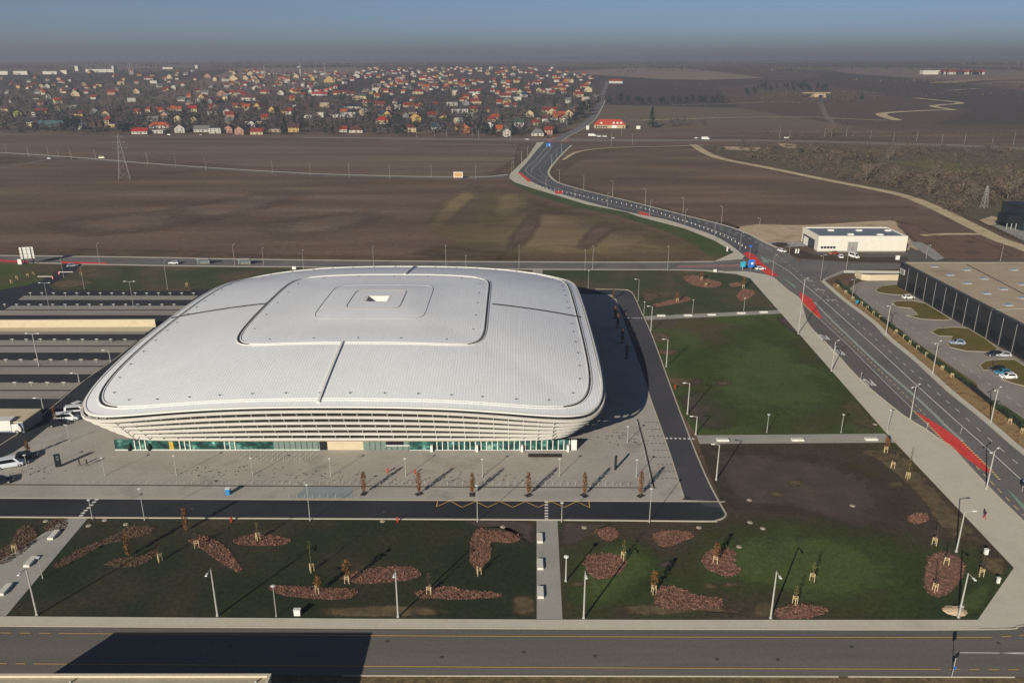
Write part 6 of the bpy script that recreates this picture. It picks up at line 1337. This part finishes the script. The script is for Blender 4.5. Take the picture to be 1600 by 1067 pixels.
for x, y, k_, s_ in [(120, 208, 'pine', 1.6), (108, 206, 'pine', 1.4), (117, 211, 'bare', 1.0), (446, 212, 'conifer', 1.5), (441, 210, 'conifer', 1.1), (200, 210, 'pine', 1.1), (190, 207, 'pine', 1.0), (520, 212, 'pine', 1.0), (509, 211, 'pine', .9), (620, 213, 'pine', 1.2), (632, 214, 'pine', 1.1), (744, 204, 'bare', 2.0), (757, 213, 'pine', 1.2), (762, 212, 'pine', 1.1), (771, 214, 'pine', 1.0), (868, 209, 'conifer', 1.1), (910, 182, 'pine', 2.0), (903, 186, 'pine', 1.6), (917, 176, 'pine', 1.7), (925, 168, 'bare', 1.6), (930, 160, 'bare', 1.6), (934, 152, 'bare', 1.7), (940, 142, 'bare', 1.5), (898, 192, 'pine', 1.3), (801, 211, 'pine', 1.2), (806, 213, 'pine', 1.0), (722, 212, 'bare', 1.0), (700, 213, 'bare', 1.1), (666, 211, 'bare', 1.2), (585, 211, 'pine', 1.0), (575, 211, 'bare', 1.1)]:
    tree(k_, G(x, y), s_, tz(x, y))
for x in (953, 967, 981, 996, 1003, 1016, 1031, 1038, 1050, 1060, 1072, 1080, 1095, 1103, 1114, 1121, 1126): tree('pine', G(x + rnd.uniform(-2, 2), 163 + rnd.uniform(-.6, .6)), rnd.uniform(1.1, 1.5), 'in the field windbreak')
tree('conifer', G(1018, 200.5), 1.75, 'beside the inn'); tree('conifer', G(1026, 200.5), .8, 'beside the inn')
for _ in range(34): x = rnd.uniform(1165, 1292); tree('pine', G(x, 150 - 12 * math.sin((x - 1160) / 134 * 2.6) + rnd.uniform(-3, 4)), rnd.uniform(.9, 1.3), 'on the wooded mound')
grow('bare', 26, lambda: (rnd.uniform(1270, 1365), rnd.uniform(152, 162)), .9, lambda x, y: 'right of the wooded mound'); grow('bare', 10, lambda: (rnd.uniform(1040, 1115), rnd.uniform(194, 200)), .8, lambda x, y: 'right of the inn')
grow('conifer', 1, lambda: (1346, 156), 1.1, lambda x, y: 'right of the wooded mound')
TRK = [(1082, 226), (1120, 246), (1200, 262.5), (1290, 281), (1400, 303), (1452, 321), (1520, 354), (1560, 374), (1700, 430)]
def in_scrub(x, y):
    for (x0, y0), (x1, y1) in zip(TRK, TRK[1:]):
        if x0 <= x <= x1: return 229 + max(0, x - 1300) * .025 < y < y0 + (y1 - y0) * (x - x0) / (x1 - x0) - 6 and not (1390 < x and 250 < y < 272 and rnd.random() < .75) and not (x > 1515 and y > 322)
    return False
sz = lambda x, y: ('at the back' if y < 250 else 'in the middle' if y < 280 else 'at the front') + ' of the scrubland' + (' left' if x < 1350 else ' right')
grow('brush', 75, lambda: (rnd.uniform(1110, 1610), 230 + 100 * rnd.random() ** 1.2), 1.5, sz, 1, in_scrub)
grow('pale', 20, lambda: (rnd.uniform(1200, 1610), 225 + 90 * rnd.random() ** 1.2), 1.25, sz, 1, in_scrub); tree('pale', G(1573, 316), 2.0, 'in the foreground of the scrubland'); tree('pale', G(1299, 214), 2.3, 'beside the village road')
grp = {}
for r_ in TREC: grp.setdefault((r_[1], r_[2]), []).append(r_)
TW = {'bare': 'bare brown tree', 'conifer': 'dark pointed conifer', 'pine': 'dark round crowned pine', 'brush': 'brown scrub bush', 'pale': 'pale bare tree'}
for (k_, z_), L_ in grp.items():
    L_.sort(key=lambda t: t[3])
    for i, t in enumerate(L_): tag(t[0], '%s %s' % (TW[k_], z_) if len(L_) == 1 else '%s %s, %s from left' % (TW[k_], z_, nth(i + 1)), 'tree' if k_ != 'brush' else 'bush', {'brush': 'bushes of the scrubland', 'pale': 'bushes of the scrubland'}.get(k_, 'trees of the town and fields'))
# the mass of gardens and thickets nobody could count
def thicket(name, n, region, ok, m, r0, h0, nq, s0, tall=0):
    b = MB(); c = 0; t = 0
    while c < n and t < n * 30:
        t += 1; x, y = region()
        if not ok(x, y): continue
        p = G(x, y)
        if not clear(p, .4): continue
        c += 1; b.k = 0 if rnd.random() > .34 else 1; r = r0 * rnd.uniform(.6, 1.4); h = h0 * rnd.uniform(.6, 1.4)
        for _ in range(nq):
            a_ = rnd.uniform(0, 6.28); z = h * rnd.random(); q = r * math.sqrt(max(.05, 1 - (2 * z / h - .8) ** 2 / 1.5)) * rnd.random() ** .5
            quad(b, (p.x + q * math.cos(a_), p.y + q * math.sin(a_), p.z + z), s0)
    o = b.build(name, m); o['kind'] = 'stuff'; return o
thicket('garden_thicket', 3600, lambda: (rnd.uniform(-20, 940), 107 + 104 * rnd.random() ** .9), in_town, [m_bare, m_con], 3.4, 8.0, 28, .8)
thicket('scrub_thicket', 1100, lambda: (rnd.uniform(1105, 1640), 228 + 110 * rnd.random()), in_scrub, [m_brush, m_twig], 2.4, 3.9, 30, .36)
thicket('mound_thicket', 160, lambda: (rnd.uniform(1190, 1370), rnd.uniform(145, 168)), lambda x, y: y > 140 and abs(x - 1290) > 12 and y < 160 + 8 * math.sin(x * .05), [m_brush, m_twig], 3.5, 4, 26, .6)
thicket('roadside_thicket', 120, lambda: (rnd.uniform(960, 1600), rnd.uniform(207, 216)), lambda x, y: y < 214 + max(0, x - 1200) * .02 and x > 1190 or x < 1110 and y < 201 and y > 195, [m_brush, m_twig], 2, 2.5, 22, .4)

def hedgerow(lines):
    b = MB()
    for px, h in lines:
        P = W(px, 8)
        for a_, c_ in zip(P, P[1:]):
            for _ in range(int((c_ - a_).length / 4)):
                q = a_.lerp(c_, rnd.random()); b.k = 0 if rnd.random() < .7 else 1
                quad(b, q + Vector((rnd.gauss(0, 3), rnd.gauss(0, 6), h * rnd.random())), h * .3)
    o = b.build('far_hedgerows', [m_brush, m_con]); o['kind'] = 'stuff'
hedgerow([([(960, 146), (1040, 146.5), (1160, 148)], 3), ([(1010, 133), (1120, 134), (1200, 133)], 4), ([(960, 113), (1100, 111), (1250, 113)], 9), ([(1180, 107), (1320, 108), (1480, 111), (1610, 112)], 9), ([(1320, 128), (1420, 129), (1480, 133), (1610, 137)], 7), ([(1340, 150), (1400, 152), (1480, 149), (1610, 152)], 5),
          ([(1250, 101), (1400, 101), (1610, 104)], 14), ([(930, 101), (1080, 100), (1200, 101)], 13), ([(0, 108), (140, 107.5), (330, 107), (560, 106)], 9), ([(480, 103), (700, 102.5), (860, 103)], 10), ([(1000, 96.5), (1200, 96), (1500, 97)], 18), ([(100, 102), (300, 102), (420, 101.5)], 12)])
